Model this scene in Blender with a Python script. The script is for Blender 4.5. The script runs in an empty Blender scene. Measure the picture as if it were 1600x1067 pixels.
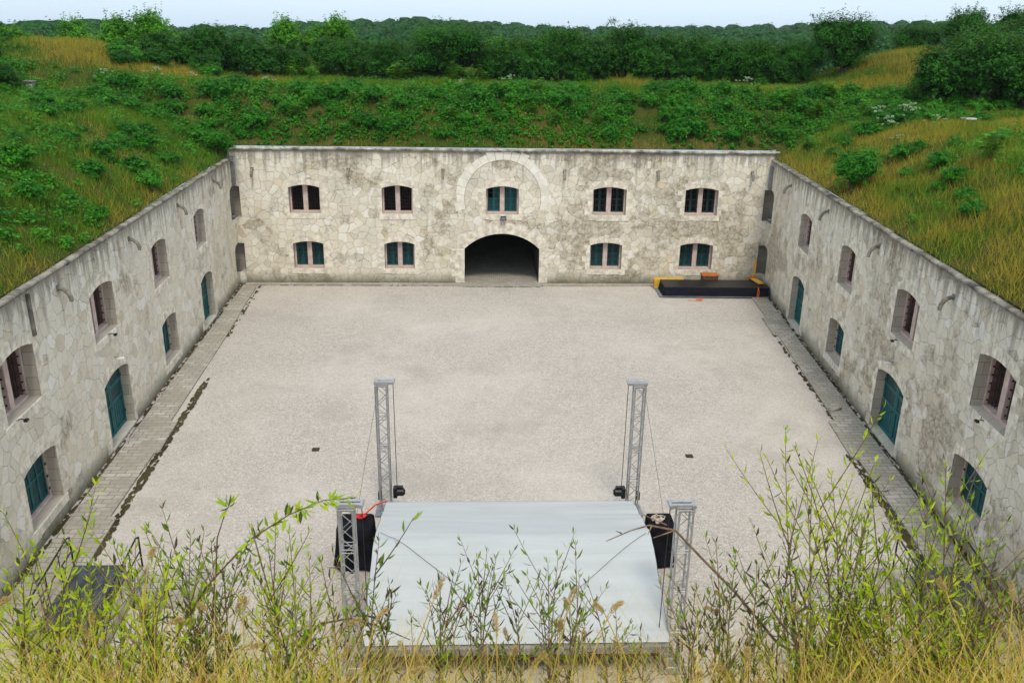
import bpy, bmesh, math, random
import numpy as np
from mathutils import Vector, Matrix
from mathutils.geometry import tessellate_polygon

sc = bpy.context.scene
COL = sc.collection
R = math.radians
PI = math.pi

# ------------------------------------------------------------------ camera, sky, sun
EYE = 13.3
PITCH, YAW, ROLL = 0.3453, 0.0416, -0.0151
cy, sy, cp, sp = math.cos(YAW), math.sin(YAW), math.cos(PITCH), math.sin(PITCH)
fwd = Vector((sy * cp, cy * cp, -sp)); rt = Vector((cy, -sy, 0)); dn = fwd.cross(rt)
r2 = rt * math.cos(ROLL) + dn * math.sin(ROLL)
d2 = -rt * math.sin(ROLL) + dn * math.cos(ROLL)
cam_d = bpy.data.cameras.new('camera'); cam = bpy.data.objects.new('camera', cam_d); COL.objects.link(cam)
M = Matrix((( r2.x, -d2.x, -fwd.x, 0), (r2.y, -d2.y, -fwd.y, 0), (r2.z, -d2.z, -fwd.z, EYE), (0, 0, 0, 1)))
cam.matrix_world = M
cam_d.sensor_width = 36; cam_d.lens = 36 * 1358 / 1600
cam_d.clip_start = 0.1; cam_d.clip_end = 4000
sc.camera = cam
cam_d.dof.use_dof = True; cam_d.dof.focus_distance = 32; cam_d.dof.aperture_fstop = 13      # the near weeds go a touch soft

SUN_EL, SUN_AZ = 58, 172          # azimuth measured from +y clockwise: high, behind the viewer's left shoulder
world = bpy.data.worlds.new('World'); sc.world = world; world.use_nodes = True
nt = world.node_tree; nt.nodes.clear()
sky = nt.nodes.new('ShaderNodeTexSky'); sky.sky_type = 'NISHITA'; sky.sun_disc = False
sky.sun_elevation = R(SUN_EL); sky.sun_rotation = R(SUN_AZ); sky.air_density = 1.0; sky.dust_density = 1.0; sky.ozone_density = 1.0
hsv = nt.nodes.new('ShaderNodeHueSaturation'); hsv.inputs['Saturation'].default_value = 0.42
bg = nt.nodes.new('ShaderNodeBackground'); bg.inputs['Strength'].default_value = 0.12
out = nt.nodes.new('ShaderNodeOutputWorld')
cov = nt.nodes.new('ShaderNodeMix'); cov.data_type = 'RGBA'; cov.inputs[0].default_value = 0.72; cov.inputs[7].default_value = (5.0, 5.95, 6.9, 1)   # high thin overcast
tcs = nt.nodes.new('ShaderNodeTexCoord'); sxyz = nt.nodes.new('ShaderNodeSeparateXYZ'); nt.links.new(tcs.outputs['Generated'], sxyz.inputs[0])
zr = nt.nodes.new('ShaderNodeMapRange'); nt.links.new(sxyz.outputs[2], zr.inputs[0]); zr.inputs[1].default_value = 0; zr.inputs[2].default_value = .35; zr.inputs[3].default_value = 0; zr.inputs[4].default_value = 1
gr_ = nt.nodes.new('ShaderNodeMix'); gr_.data_type = 'RGBA'; nt.links.new(zr.outputs[0], gr_.inputs[0]); gr_.inputs[6].default_value = (3.6, 4.75, 5.9, 1); gr_.inputs[7].default_value = (5.4, 6.05, 6.7, 1)   # overcast: duller and bluer towards the horizon
nt.links.new(gr_.outputs[2], cov.inputs[7])
nt.links.new(sky.outputs[0], hsv.inputs['Color']); nt.links.new(hsv.outputs[0], cov.inputs[6]); nt.links.new(cov.outputs[2], bg.inputs[0]); nt.links.new(bg.outputs[0], out.inputs[0])
sun_d = bpy.data.lights.new('sun', 'SUN'); sun_d.energy = 1.5; sun_d.angle = R(14); sun_d.color = (1.0, 0.91, 0.77)
sun = bpy.data.objects.new('sun', sun_d); COL.objects.link(sun)
az = R(SUN_AZ); to_sun = Vector((math.sin(az) * math.cos(R(SUN_EL)), math.cos(az) * math.cos(R(SUN_EL)), math.sin(R(SUN_EL))))
sun.rotation_euler = to_sun.to_track_quat('Z', 'Y').to_euler(); sun.location = to_sun * 80
sc.view_settings.view_transform = 'Standard'; sc.view_settings.look = 'None'
sc.view_settings.exposure = 0.66; sc.view_settings.gamma = 1.0

# ------------------------------------------------------------------ helpers
rng = np.random.default_rng(7)
rnd = random.Random(11)

class MB:
    """collects boxes, tubes and polygons and links them as ONE mesh object"""
    def __init__(s): s.v = []; s.f = []; s.m = []
    def add(s, vs, fs, mi=0):
        n = len(s.v); s.v += [tuple(p) for p in vs]
        for f in fs: s.f.append(tuple(i + n for i in f)); s.m.append(mi)
    def box(s, x0, x1, y0, y1, z0, z1, mi=0, mat=None):
        vs = [Vector((x, y, z)) for z in (z0, z1) for y in (y0, y1) for x in (x0, x1)]
        if mat: vs = [mat @ p for p in vs]
        s.add(vs, [(0, 2, 3, 1), (4, 5, 7, 6), (0, 1, 5, 4), (2, 6, 7, 3), (0, 4, 6, 2), (1, 3, 7, 5)], mi)
    def bbox(s, x0, x1, y0, y1, z0, z1, b=0.02, mi=0, mat=None):
        """box with chamfered edges"""
        bm = bmesh.new(); bmesh.ops.create_cube(bm, size=1)
        for v in bm.verts: v.co = Vector((x0 + (v.co.x + .5) * (x1 - x0), y0 + (v.co.y + .5) * (y1 - y0), z0 + (v.co.z + .5) * (z1 - z0)))
        bmesh.ops.bevel(bm, geom=bm.edges[:], offset=b, segments=2, affect='EDGES', profile=.5)
        bm.verts.index_update()
        s.add([(mat @ v.co) if mat else v.co.copy() for v in bm.verts], [[v.index for v in f.verts] for f in bm.faces], mi); bm.free()
    def tube(s, pts, r, n=6, mi=0, cap=True):
        pts = [Vector(p) for p in pts]; rs = r if isinstance(r, (list, tuple)) else [r] * len(pts)
        vs = []; prev = None
        for i, p in enumerate(pts):
            t = (pts[min(i + 1, len(pts) - 1)] - pts[max(i - 1, 0)]).normalized()
            a = prev if prev is not None else (Vector((0, 0, 1)) if abs(t.z) < .9 else Vector((1, 0, 0)))
            u = (a - t * a.dot(t)).normalized(); w = t.cross(u); prev = u
            for k in range(n):
                q = 2 * PI * k / n; vs.append(p + (u * math.cos(q) + w * math.sin(q)) * rs[i])
        fs = []
        for i in range(len(pts) - 1):
            for k in range(n):
                a, b = i * n + k, i * n + (k + 1) % n; fs.append((a, b, b + n, a + n))
        if cap: fs += [tuple(range(n - 1, -1, -1)), tuple(range((len(pts) - 1) * n, len(pts) * n))]
        s.add(vs, fs, mi)
    def build(s, name, mats, parent=None, smooth=False):
        me = bpy.data.meshes.new(name); me.from_pydata(s.v, [], s.f); 
        for m in (mats if isinstance(mats, (list, tuple)) else [mats]): me.materials.append(m)
        if any(s.m): me.polygons.foreach_set('material_index', s.m)
        if smooth: me.polygons.foreach_set('use_smooth', [True] * len(s.f))
        me.update()
        return link(name, me, parent)

def link(name, me, parent=None):
    o = bpy.data.objects.new(name, me); COL.objects.link(o)
    if parent is not None: o.parent = parent
    return o

def tag(o, label=None, cat=None, group=None, kind=None):
    if label: o['label'] = label
    if cat: o['category'] = cat
    if group: o['group'] = group
    if kind: o['kind'] = kind
    return o

def thing(name, label, cat, loc=(0, 0, 0), rz=0, group=None):
    o = bpy.data.objects.new(name, None); COL.objects.link(o); o.location = loc; o.rotation_euler = (0, 0, rz); o.empty_display_size = .2
    return tag(o, label, cat, group)

def copy_tree(o, parent=None):
    c = o.copy(); COL.objects.link(c); c.parent = parent
    for ch in list(o.children): copy_tree(ch, c)
    return c

def np_mesh(name, V, F, mat, parent=None, smooth=False, mi=None):
    """V (n,3), F (m,k) with constant k"""
    V = np.asarray(V, np.float32); F = np.asarray(F, np.int32); k = F.shape[1]
    me = bpy.data.meshes.new(name)
    me.vertices.add(len(V)); me.vertices.foreach_set('co', V.ravel())
    me.loops.add(F.size); me.loops.foreach_set('vertex_index', F.ravel())
    me.polygons.add(len(F)); me.polygons.foreach_set('loop_start', np.arange(len(F), dtype=np.int32) * k)
    if smooth: me.polygons.foreach_set('use_smooth', np.ones(len(F), bool))
    for m_ in (mat if isinstance(mat, (list, tuple)) else [mat]): me.materials.append(m_)
    if mi is not None: me.polygons.foreach_set('material_index', np.asarray(mi, np.int32))
    me.update(calc_edges=True); me.validate()
    return link(name, me, parent)

# value noise for scattering (numpy)
_tab = np.random.default_rng(3).random((256, 256))
def vnoise(x, y, s=1.0, off=0):
    x = np.asarray(x, float) * s + off * 17.3 + 1000; y = np.asarray(y, float) * s + off * 31.7 + 1000
    xi = np.floor(x).astype(int); yi = np.floor(y).astype(int); fx = x - xi; fy = y - yi
    fx = fx * fx * (3 - 2 * fx); fy = fy * fy * (3 - 2 * fy)
    g = lambda a, b: _tab[a % 256, b % 256]
    return (g(xi, yi) * (1 - fx) + g(xi + 1, yi) * fx) * (1 - fy) + (g(xi, yi + 1) * (1 - fx) + g(xi + 1, yi + 1) * fx) * fy
def fbm(x, y, s=1.0, off=0):
    return vnoise(x, y, s, off) * .55 + vnoise(x, y, s * 2.1, off + 5) * .28 + vnoise(x, y, s * 4.3, off + 9) * .17

# ------------------------------------------------------------------ materials
class NT:
    def __init__(s, name):
        s.mat = bpy.data.materials.new(name); s.mat.use_nodes = True; s.t = s.mat.node_tree; s.t.nodes.clear()
        s.out = s.t.nodes.new('ShaderNodeOutputMaterial')
    def n(s, typ, **kw):
        nd = s.t.nodes.new(typ)
        for k, v in kw.items(): setattr(nd, k, v)
        return nd
    def put(s, sock, v):
        if v is None: return
        if isinstance(v, bpy.types.NodeSocket): s.t.links.new(v, sock)
        else:
            if isinstance(v, tuple) and len(v) == 3 and sock.type == 'RGBA': v = (*v, 1)
            sock.default_value = v
    def math(s, op, a, b=None, c=None, clamp=False):
        nd = s.n('ShaderNodeMath', operation=op, use_clamp=clamp)
        for i, v in enumerate((a, b, c)): 
            if v is not None: s.put(nd.inputs[i], v)
        return nd.outputs[0]
    def mix(s, f, a, b, blend='MIX'):
        nd = s.n('ShaderNodeMix', data_type='RGBA', blend_type=blend)
        s.put(nd.inputs[0], f); s.put(nd.inputs[6], a); s.put(nd.inputs[7], b); return nd.outputs[2]
    def ramp(s, f, stops, interp='LINEAR'):
        nd = s.n('ShaderNodeValToRGB'); cr = nd.color_ramp; cr.interpolation = interp
        while len(cr.elements) < len(stops): cr.elements.new(.5)
        for e, (p, c) in zip(cr.elements, stops): e.position = p; e.color = (*c, 1) if isinstance(c, tuple) else (c, c, c, 1)
        s.put(nd.inputs[0], f); return nd.outputs[0]
    def step(s, f, a, b):
        nd = s.n('ShaderNodeMapRange', interpolation_type='SMOOTHSTEP'); s.put(nd.inputs[0], f); nd.inputs[1].default_value = a; nd.inputs[2].default_value = b
        return nd.outputs[0]
    def noise(s, v, scale, detail=4, rough=.55, dist=0, dim='3D'):
        nd = s.n('ShaderNodeTexNoise', noise_dimensions=dim); s.put(nd.inputs['Vector'], v); nd.inputs['Scale'].default_value = scale
        nd.inputs['Detail'].default_value = detail; nd.inputs['Roughness'].default_value = rough; nd.inputs['Distortion'].default_value = dist
        return nd.outputs[0], nd.outputs[1]
    def voro(s, v, scale, feature='F1', rand=1.0, dim='3D'):
        nd = s.n('ShaderNodeTexVoronoi', feature=feature, voronoi_dimensions=dim); s.put(nd.inputs['Vector'], v); nd.inputs['Scale'].default_value = scale
        nd.inputs['Randomness'].default_value = rand; return nd
    def coord(s, kind='Object'): return s.n('ShaderNodeTexCoord').outputs[kind]
    def xyz(s, v):
        nd = s.n('ShaderNodeSeparateXYZ'); s.put(nd.inputs[0], v); return nd.outputs
    def comb(s, x, y, z=0.0):
        nd = s.n('ShaderNodeCombineXYZ'); s.put(nd.inputs[0], x); s.put(nd.inputs[1], y); s.put(nd.inputs[2], z); return nd.outputs[0]
    def vmath(s, op, a, b):
        nd = s.n('ShaderNodeVectorMath', operation=op); s.put(nd.inputs[0], a); s.put(nd.inputs[1], b); return nd.outputs[0]
    def bump(s, h, strength=.4, dist=.02, normal=None):
        nd = s.n('ShaderNodeBump'); nd.inputs['Strength'].default_value = strength; nd.inputs['Distance'].default_value = dist
        s.put(nd.inputs['Height'], h)
        if normal is not None: s.put(nd.inputs['Normal'], normal)
        return nd.outputs[0]
    def bsdf(s, col, rough=.8, normal=None, metallic=0, spec=.3):
        nd = s.n('ShaderNodeBsdfPrincipled'); s.put(nd.inputs['Base Color'], col); s.put(nd.inputs['Roughness'], rough)
        nd.inputs['Metallic'].default_value = metallic; nd.inputs['Specular IOR Level'].default_value = spec
        if normal is not None: s.put(nd.inputs['Normal'], normal)
        s.t.links.new(nd.outputs[0], s.out.inputs[0]); return s.mat

def simple(name, col, rough=.7, metallic=0, var=.15, scale=6, spec=.3, bump=0):
    t = NT(name); f, _ = t.noise(t.coord(), scale, 5, .6)
    c = t.mix(t.step(f, .3, .7), tuple(x * (1 - var) for x in col), tuple(min(1, x * (1 + var)) for x in col))
    return t.bsdf(c, rough, t.bump(f, bump, .01) if bump else None, metallic, spec)

def stone_wall(name, off, ztop, rough_amt, streak, xlo=9e3, xhi=1e4, joint=1.0, grey=.50):
    """polygonal limestone masonry with weathering"""
    t = NT(name); P = t.xyz(t.coord()); x = t.math('ADD', P[0], off); y, z = P[1], P[2]
    v0 = t.comb(t.math('ADD', x, y), z)
    _, wc = t.noise(v0, 1.7, 3, .5); _, wc2 = t.noise(v0, 9, 2, .5)
    v = t.vmath('ADD', v0, t.vmath('MULTIPLY', t.vmath('SUBTRACT', wc, (.5, .5, .5)), (.40, .40, 0)))
    v = t.vmath('ADD', v, t.vmath('MULTIPLY', t.vmath('SUBTRACT', wc2, (.5, .5, .5)), (.10, .10, 0)))
    F1 = t.voro(v, 2.5, 'F1', .92, '2D'); ED = t.voro(v, 2.5, 'DISTANCE_TO_EDGE', .92, '2D')
    cr = t.xyz(F1.outputs['Color']); edge = ED.outputs['Distance']
    big, _ = t.noise(v0, .24, 4, .6); mid, _ = t.noise(v0, 1.1, 6, .65); fine, _ = t.noise(v0, 7, 6, .7); grit, _ = t.noise(v0, 26, 4, .7); soft, _ = t.noise(v0, .55, 5, .6, .3)
    stone = t.ramp(mid, [(.25, (.64, .59, .485)), (.42, (.73, .685, .58)), (.58, (.775, .74, .645)), (.8, (.83, .805, .73))])
    tint = t.ramp(cr[0], [(0, (.80, .78, .73)), (.2, (.90, .88, .84)), (.5, (.96, .95, .93)), (.8, (1, 1, 1)), (1, (1.0, 1.0, 1.0))])
    stone = t.mix(1.0, stone, tint, 'MULTIPLY')
    stone = t.mix(t.math('MULTIPLY', t.step(cr[0], .90, .95), .6), stone, (.80, .785, .735))          # fresh white stones
    stone = t.mix(t.math('MULTIPLY', t.step(cr[1], .955, .98), .40), stone, (.60, .45, .23))          # ochre stones
    stone = t.mix(t.math('MULTIPLY', t.step(soft, .46, .66), grey), stone, (.48, .46, .41))            # soft grey weathering
    stone = t.mix(t.math('MULTIPLY', t.step(fine, .48, .75), .32), stone, (.36, .325, .26))
    stone = t.mix(t.math('MULTIPLY', t.step(grit, .56, .72), .34), stone, (.28, .25, .195))
    warm, _ = t.noise(v0, .8, 5, .62, .4); stone = t.mix(t.math('MULTIPLY', t.step(warm, .55, .72), .28), stone, (.70, .59, .39))          # cream and rust bloom
    # rough, brown, pitted patches
    rp = t.math('ADD', t.math('MULTIPLY', big, 1.15), t.math('MULTIPLY', mid, .75))
    rp = t.math('ADD', rp, t.math('MULTIPLY', t.math('SUBTRACT', cr[2], .5), .14))
    rp = t.math('ADD', rp, t.math('MULTIPLY', t.step(x, xlo, xhi), .085))
    thr = 1.36 - rough_amt
    patch = t.step(rp, thr, thr + .17)
    pit, _ = t.noise(v0, 4.5, 8, .78, .6)
    pitc = t.ramp(pit, [(.31, (.09, .078, .055)), (.41, (.25, .215, .155)), (.51, (.45, .40, .305)), (.62, (.66, .61, .505))])
    stone = t.mix(t.math('MULTIPLY', patch, .82), stone, pitc)
    # mortar joints: recessed, dark in places, almost closed in others
    wid = t.math('ADD', .014, t.math('MULTIPLY', fine, .044))
    jm = t.math('SUBTRACT', 1.0, t.math('DIVIDE', edge, wid), clamp=True)
    jm = t.math('MULTIPLY', jm, t.math('ADD', .28, t.math('MULTIPLY', t.step(mid, .38, .62), .62)))
    stone = t.mix(t.math('MULTIPLY', jm, joint), stone, (.20, .165, .115))
    # dark run-off below the coping, long streaks
    sv = t.comb(t.math('MULTIPLY', x, 2.6), t.math('MULTIPLY', z, .16)); sn, _ = t.noise(sv, 1.0, 5, .65)
    topd = t.math('SUBTRACT', ztop, z)
    fall = t.math('SUBTRACT', 1.0, t.math('DIVIDE', topd, t.math('ADD', .25, t.math('MULTIPLY', t.step(sn, .42, .72), 2.3))), clamp=True)
    stone = t.mix(t.math('MULTIPLY', fall, .72), stone, (.115, .105, .085))
    sv2 = t.comb(t.math('MULTIPLY', x, 1.4), t.math('MULTIPLY', z, .09)); sn2, _ = t.noise(sv2, 1.0, 6, .7)
    stone = t.mix(t.math('MULTIPLY', t.step(sn2, .55, .75), streak), stone, (.22, .19, .13))
    sv3 = t.comb(t.math('MULTIPLY', x, 3.5), t.math('MULTIPLY', z, .3), 4.0); sn3, _ = t.noise(sv3, 1.0, 4, .6)
    stone = t.mix(t.math('MULTIPLY', t.step(sn3, .60, .74), streak * .7), stone, (.74, .72, .67))
    # damp, mossy foot
    ft = t.math('SUBTRACT', 1.0, t.math('DIVIDE', z, t.math('ADD', .12, t.math('MULTIPLY', mid, 1.1))), clamp=True)
    stone = t.mix(t.math('MULTIPLY', ft, .85), stone, (.10, .095, .055))
    lich, _ = t.noise(v0, .9, 5, .6, .5)
    stone = t.mix(t.math('MULTIPLY', t.step(lich, .66, .74), .35), stone, (.40, .36, .16))
    h = t.math('ADD', t.math('MULTIPLY', t.step(edge, 0, .05), .55), t.math('MULTIPLY', fine, .35))
    h = t.math('ADD', h, t.math('ADD', t.math('MULTIPLY', cr[1], .25), t.math('MULTIPLY', t.math('MULTIPLY', pit, patch), 1.6)))
    h = t.math('ADD', h, t.math('MULTIPLY', grit, .12))
    return t.bsdf(stone, .93, t.bump(h, .75, .035), 0, .15)

def ashlar(name, base=(.60, .57, .49), course=.42, dark=.0):
    t = NT(name); P = t.xyz(t.coord()); v0 = t.comb(t.math('ADD', P[0], P[1]), P[2])
    br = t.n('ShaderNodeTexBrick'); t.put(br.inputs['Vector'], v0); br.inputs['Scale'].default_value = 1.0
    br.inputs['Brick Width'].default_value = .62; br.inputs['Row Height'].default_value = course; br.inputs['Mortar Size'].default_value = .008
    br.inputs['Color1'].default_value = (*base, 1); br.inputs['Color2'].default_value = (*(b * .84 for b in base), 1); br.inputs['Mortar'].default_value = (.22, .2, .16, 1)
    mid, _ = t.noise(v0, 1.4, 5, .6); fine, _ = t.noise(v0, 9, 6, .7)
    c = t.mix(t.math('MULTIPLY', t.step(mid, .45, .72), .45), br.outputs[0], (.42, .39, .31))
    c = t.mix(t.math('MULTIPLY', t.step(fine, .52, .8), .3), c, (.30, .27, .22))
    if dark: c = t.mix(dark, c, (.2, .18, .16))
    h = t.math('ADD', t.math('MULTIPLY', br.outputs[1], -.6), t.math('MULTIPLY', fine, .4))
    return t.bsdf(c, .92, t.bump(h, .5, .02), 0, .15)

def leaf_mat(name, cols, dry=None, scale=.35, trans=.3, rough=.6, dry_amt=.0):
    """foliage: colour varies per leaf and in broad patches; some light passes through the leaf"""
    t = NT(name); geo = t.n('ShaderNodeNewGeometry'); pos = geo.outputs['Position']
    big, _ = t.noise(pos, scale, 3, .6)
    isl = geo.outputs['Random Per Island']
    f = t.math('ADD', t.math('MULTIPLY', isl, .6), t.math('MULTIPLY', t.step(big, .3, .7), .4))
    c = t.ramp(f, [(i / (len(cols) - 1), q) for i, q in enumerate(cols)])
    if dry:
        c = t.mix(t.step(isl, 1 - dry_amt - .02, 1 - dry_amt), c, dry)
    d = t.n('ShaderNodeBsdfPrincipled'); t.put(d.inputs['Base Color'], c); d.inputs['Roughness'].default_value = rough; d.inputs['Specular IOR Level'].default_value = .18
    tr = t.n('ShaderNodeBsdfTranslucent'); t.put(tr.inputs[0], t.mix(.4, c, (.35, .45, .05)))
    mx = t.n('ShaderNodeMixShader'); mx.inputs[0].default_value = trans
    t.t.links.new(d.outputs[0], mx.inputs[1]); t.t.links.new(tr.outputs[0], mx.inputs[2]); t.t.links.new(mx.outputs[0], t.out.inputs[0])
    return t.mat

def mottle_mat(name, cols, scale):
    """closed foliage seen as a surface: leaf-sized light and dark, strong relief"""
    t = NT(name); pos = t.n('ShaderNodeNewGeometry').outputs['Position']
    vo = t.voro(pos, scale, 'F1', 1.0); n1, _ = t.noise(pos, scale * .4, 5, .7); f = t.math('ADD', t.math('MULTIPLY', t.xyz(vo.outputs['Color'])[0], .65), t.math('MULTIPLY', n1, .35))
    c = t.ramp(f, [(i / (len(cols) - 1), q) for i, q in enumerate(cols)])
    return t.bsdf(c, .9, t.bump(t.math('ADD', t.math('MULTIPLY', vo.outputs['Distance'], -1.0), n1), 1.0, 1.2 / scale), 0, .1)
def gravel_mat():
    t = NT('gravel'); P = t.coord(); x = t.xyz(P)
    vo = t.voro(P, 34, 'F1', 1, '2D'); cr = t.xyz(vo.outputs['Color'])
    vo2 = t.voro(P, 9, 'F1', 1, '2D'); cr2 = t.xyz(vo2.outputs['Color'])
    big, _ = t.noise(P, .12, 5, .6); mid, _ = t.noise(P, .9, 5, .65); fine, _ = t.noise(P, 14, 5, .7)
    c = t.ramp(cr[0], [(0, (.25, .228, .20)), (.35, (.385, .354, .318)), (.7, (.448, .414, .374)), (.93, (.535, .50, .458)), (1, (.71, .675, .635))])
    c = t.mix(.28, c, t.ramp(cr2[0], [(0, (.32, .284, .246)), (1, (.50, .455, .405))]))
    c = t.mix(t.math('MULTIPLY', t.step(big, .40, .66), .40), c, (.55, .505, .455))
    c = t.mix(t.math('MULTIPLY', t.step(mid, .5, .75), .26), c, (.35, .322, .288))
    # worn tyre rings and swept bands
    rx = t.math('SUBTRACT', x[0], 2.0); ry = t.math('SUBTRACT', x[1], 33.0)
    rr = t.math('SQRT', t.math('ADD', t.math('MULTIPLY', rx, rx), t.math('MULTIPLY', t.math('MULTIPLY', ry, ry), 1.3)))
    rr = t.math('ADD', rr, t.math('MULTIPLY', mid, 1.2))
    ring = t.math('SUBTRACT', 1.0, t.math('MULTIPLY', t.math('ABSOLUTE', t.math('SUBTRACT', t.math('PINGPONG', rr, 1.6), .8)), 2.4), clamp=True)
    c = t.mix(t.math('MULTIPLY', t.math('MULTIPLY', ring, t.step(big, .48, .62)), .16), c, (.60, .575, .54))
    for (ox, oy, rad, wd) in ((9.0, 26.0, 8.5, .22), (9.0, 26.0, 10.1, .22), (-16.0, 38.0, 19.0, .25), (-16.0, 38.0, 20.6, .25)):
        ax_ = t.math('SUBTRACT', x[0], ox); ay_ = t.math('SUBTRACT', x[1], oy); rr = t.math('SQRT', t.math('ADD', t.math('MULTIPLY', ax_, ax_), t.math('MULTIPLY', ay_, ay_)))
        tk = t.math('SUBTRACT', 1.0, t.math('DIVIDE', t.math('ABSOLUTE', t.math('SUBTRACT', t.math('ADD', rr, t.math('MULTIPLY', mid, .5)), rad + .25)), wd), clamp=True)
        c = t.mix(t.math('MULTIPLY', t.math('MULTIPLY', tk, t.step(mid, .42, .58)), .17), c, (.30, .275, .245))
    dz, _ = t.noise(P, .28, 5, .65); c = t.mix(t.math('MULTIPLY', t.step(dz, .52, .68), .45), c, (.32, .295, .265))
    h = t.math('ADD', vo.outputs['Distance'], t.math('MULTIPLY', fine, .6))
    return t.bsdf(c, .95, t.bump(h, .35, .018), 0, .1)

def paving_mat(name, w=.55, hgt=.26, rot=0):
    t = NT(name); P = t.coord(); x = t.xyz(P)
    v = t.comb(x[1], x[0]) if rot else t.comb(x[0], x[1])
    _, wc = t.noise(v, 2.2, 2, .5); v = t.vmath('ADD', v, t.vmath('MULTIPLY', t.vmath('SUBTRACT', wc, (.5, .5, .5)), (.13, .13, 0)))
    br = t.n('ShaderNodeTexBrick'); t.put(br.inputs['Vector'], v); br.inputs['Scale'].default_value = 1
    br.inputs['Brick Width'].default_value = w; br.inputs['Row Height'].default_value = hgt; br.inputs['Mortar Size'].default_value = .013
    br.inputs['Color1'].default_value = (.47, .44, .385, 1); br.inputs['Color2'].default_value = (.33, .31, .27, 1); br.inputs['Mortar'].default_value = (.13, .12, .09, 1)
    mid, _ = t.noise(P, .8, 5, .65); fine, _ = t.noise(P, 11, 6, .7)
    c = t.mix(t.math('MULTIPLY', t.step(mid, .36, .62), .72), br.outputs[0], (.27, .25, .205))
    c = t.mix(t.math('MULTIPLY', t.step(fine, .5, .8), .35), c, (.20, .19, .15))
    h = t.math('ADD', t.math('MULTIPLY', br.outputs[1], -.8), t.math('MULTIPLY', fine, .5))
    return t.bsdf(c, .9, t.bump(h, .6, .02), 0, .2)

def soil_mat(name, a, b, c3):
    t = NT(name); P = t.coord(); n1, _ = t.noise(P, .35, 5, .6); n2, _ = t.noise(P, 5, 6, .7)
    c = t.mix(t.step(n1, .35, .65), a, b); c = t.mix(t.math('MULTIPLY', t.step(n2, .45, .7), .6), c, c3)
    return t.bsdf(c, 1.0, t.bump(n2, .8, .08), 0, .05)

M_WALL_B = stone_wall('limestone_back', 3.0, 7.2, .405, .22, 16.0, 24.0, .75)
M_WALL_L = stone_wall('limestone_left', 61.0, 6.7, .345, .34, joint=.5, grey=.22)
M_WALL_R = stone_wall('limestone_right', 130.0, 6.8, .44, .46, joint=.62, grey=.28)
M_ASH = ashlar('ashlar_blocks'); M_DRESS = simple('dressed_stone', (.66, .615, .52), .9, var=.28, scale=3.4, bump=.35, spec=.15); M_CHALK = simple('chalk_white_stone', (.75, .725, .66), .9, var=.14, scale=2.0, bump=.35, spec=.15)
M_JAMB = ashlar('jamb_blocks', (.52, .47, .395), .36)
M_WHITE = ashlar('white_blocks', (.68, .66, .61), .5)
M_NICHE = ashlar('niche_blocks', (.40, .35, .31), .38)
M_COPE_B = simple('coping_pale', (.34, .32, .275), .9, var=.65, scale=2.2, bump=.5)
M_COPE_S = simple('coping_weathered', (.20, .185, .155), .95, var=.65, scale=2.4, bump=.6)
M_PINK = simple('pink_sandstone', (.53, .41, .37), .85, var=.14, scale=4, bump=.2)
M_PINK_SHADED = simple('shaded_pink_stone', (.15, .085, .078), .9, var=.3, scale=6)  # pink sandstone darkened: shade of the inner jambs put into the colour
M_TEAL = simple('teal_paint', (.010, .105, .115), .5, var=.25, scale=5)
M_TEALD = simple('dark_teal_paint', (.006, .05, .056), .5, var=.3, scale=5)
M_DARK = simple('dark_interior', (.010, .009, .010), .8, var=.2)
M_IRON = simple('dark_iron', (.035, .028, .026), .6, metallic=.4, var=.3, scale=9)
M_SPOUT = simple('spout_stone', (.20, .185, .155), .8, var=.4, scale=9)
M_ZINC = simple('zinc_pipe', (.24, .25, .26), .5, metallic=.5, var=.25, scale=3)
M_BLACK = simple('black_plastic', (.012, .012, .013), .45, var=.3)
M_CLOTH = simple('black_cloth', (.008, .008, .012), .95, var=.5, scale=3, spec=.1, bump=.4)
M_ALU = simple('aluminium', (.47, .475, .48), .4, metallic=.8, var=.12, scale=8)
M_GRAV = gravel_mat()
M_PAVE = paving_mat('stone_setts', .55, .27, 0); M_PAVER = paving_mat('stone_setts_side', .46, .23, 0); M_COBB = paving_mat('cobbles', .22, .16, 0)
M_MOSS = soil_mat('moss', (.045, .042, .018), (.10, .08, .045), (.03, .028, .014))
M_SOIL = soil_mat('bank_soil', (.030, .060, .008), (.095, .075, .025), (.025, .030, .008))
M_YEL = simple('yellow_board', (.58, .34, .035), .6, var=.15, scale=3)
M_ORA = simple('orange_wood', (.42, .12, .02), .55, var=.25, scale=4)
M_ORANGE = simple('orange_cable', (.80, .16, .04), .5, var=.1)
M_RED = simple('red_strap', (.55, .03, .025), .6, var=.2)
M_WHITEP = simple('white_paint', (.75, .75, .73), .5, var=.08)
M_GREY = simple('grey_metal', (.20, .22, .25), .5, metallic=.3, var=.2)
M_BARK = simple('bark', (.10, .075, .05), .95, var=.4, scale=14, bump=.5)
M_ROPE = simple('rope', (.16, .15, .14), .9, var=.2)

# ------------------------------------------------------------------ courtyard layout
YB, XL, XR = 46.494, -12.931, 15.814
AL, AR = math.atan(-0.0465), math.atan(0.0934)      # splay of the two side wings
HB, HL, HR = 7.28, 6.80, 6.90
LEN = 41.5                                            # length of the side wings (back corner to front)
eL = Vector((-math.sin(AL) * -1, 1, 0))               # unused placeholder for readability
dirL = Vector((0.0465, -1, 0)).normalized()           # from the back corner towards the viewer
dirR = Vector((-0.0934, -1, 0)).normalized()
frontL = Vector((XL, YB, 0)) + dirL * LEN
frontR = Vector((XR, YB, 0)) + dirR * LEN

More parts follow.
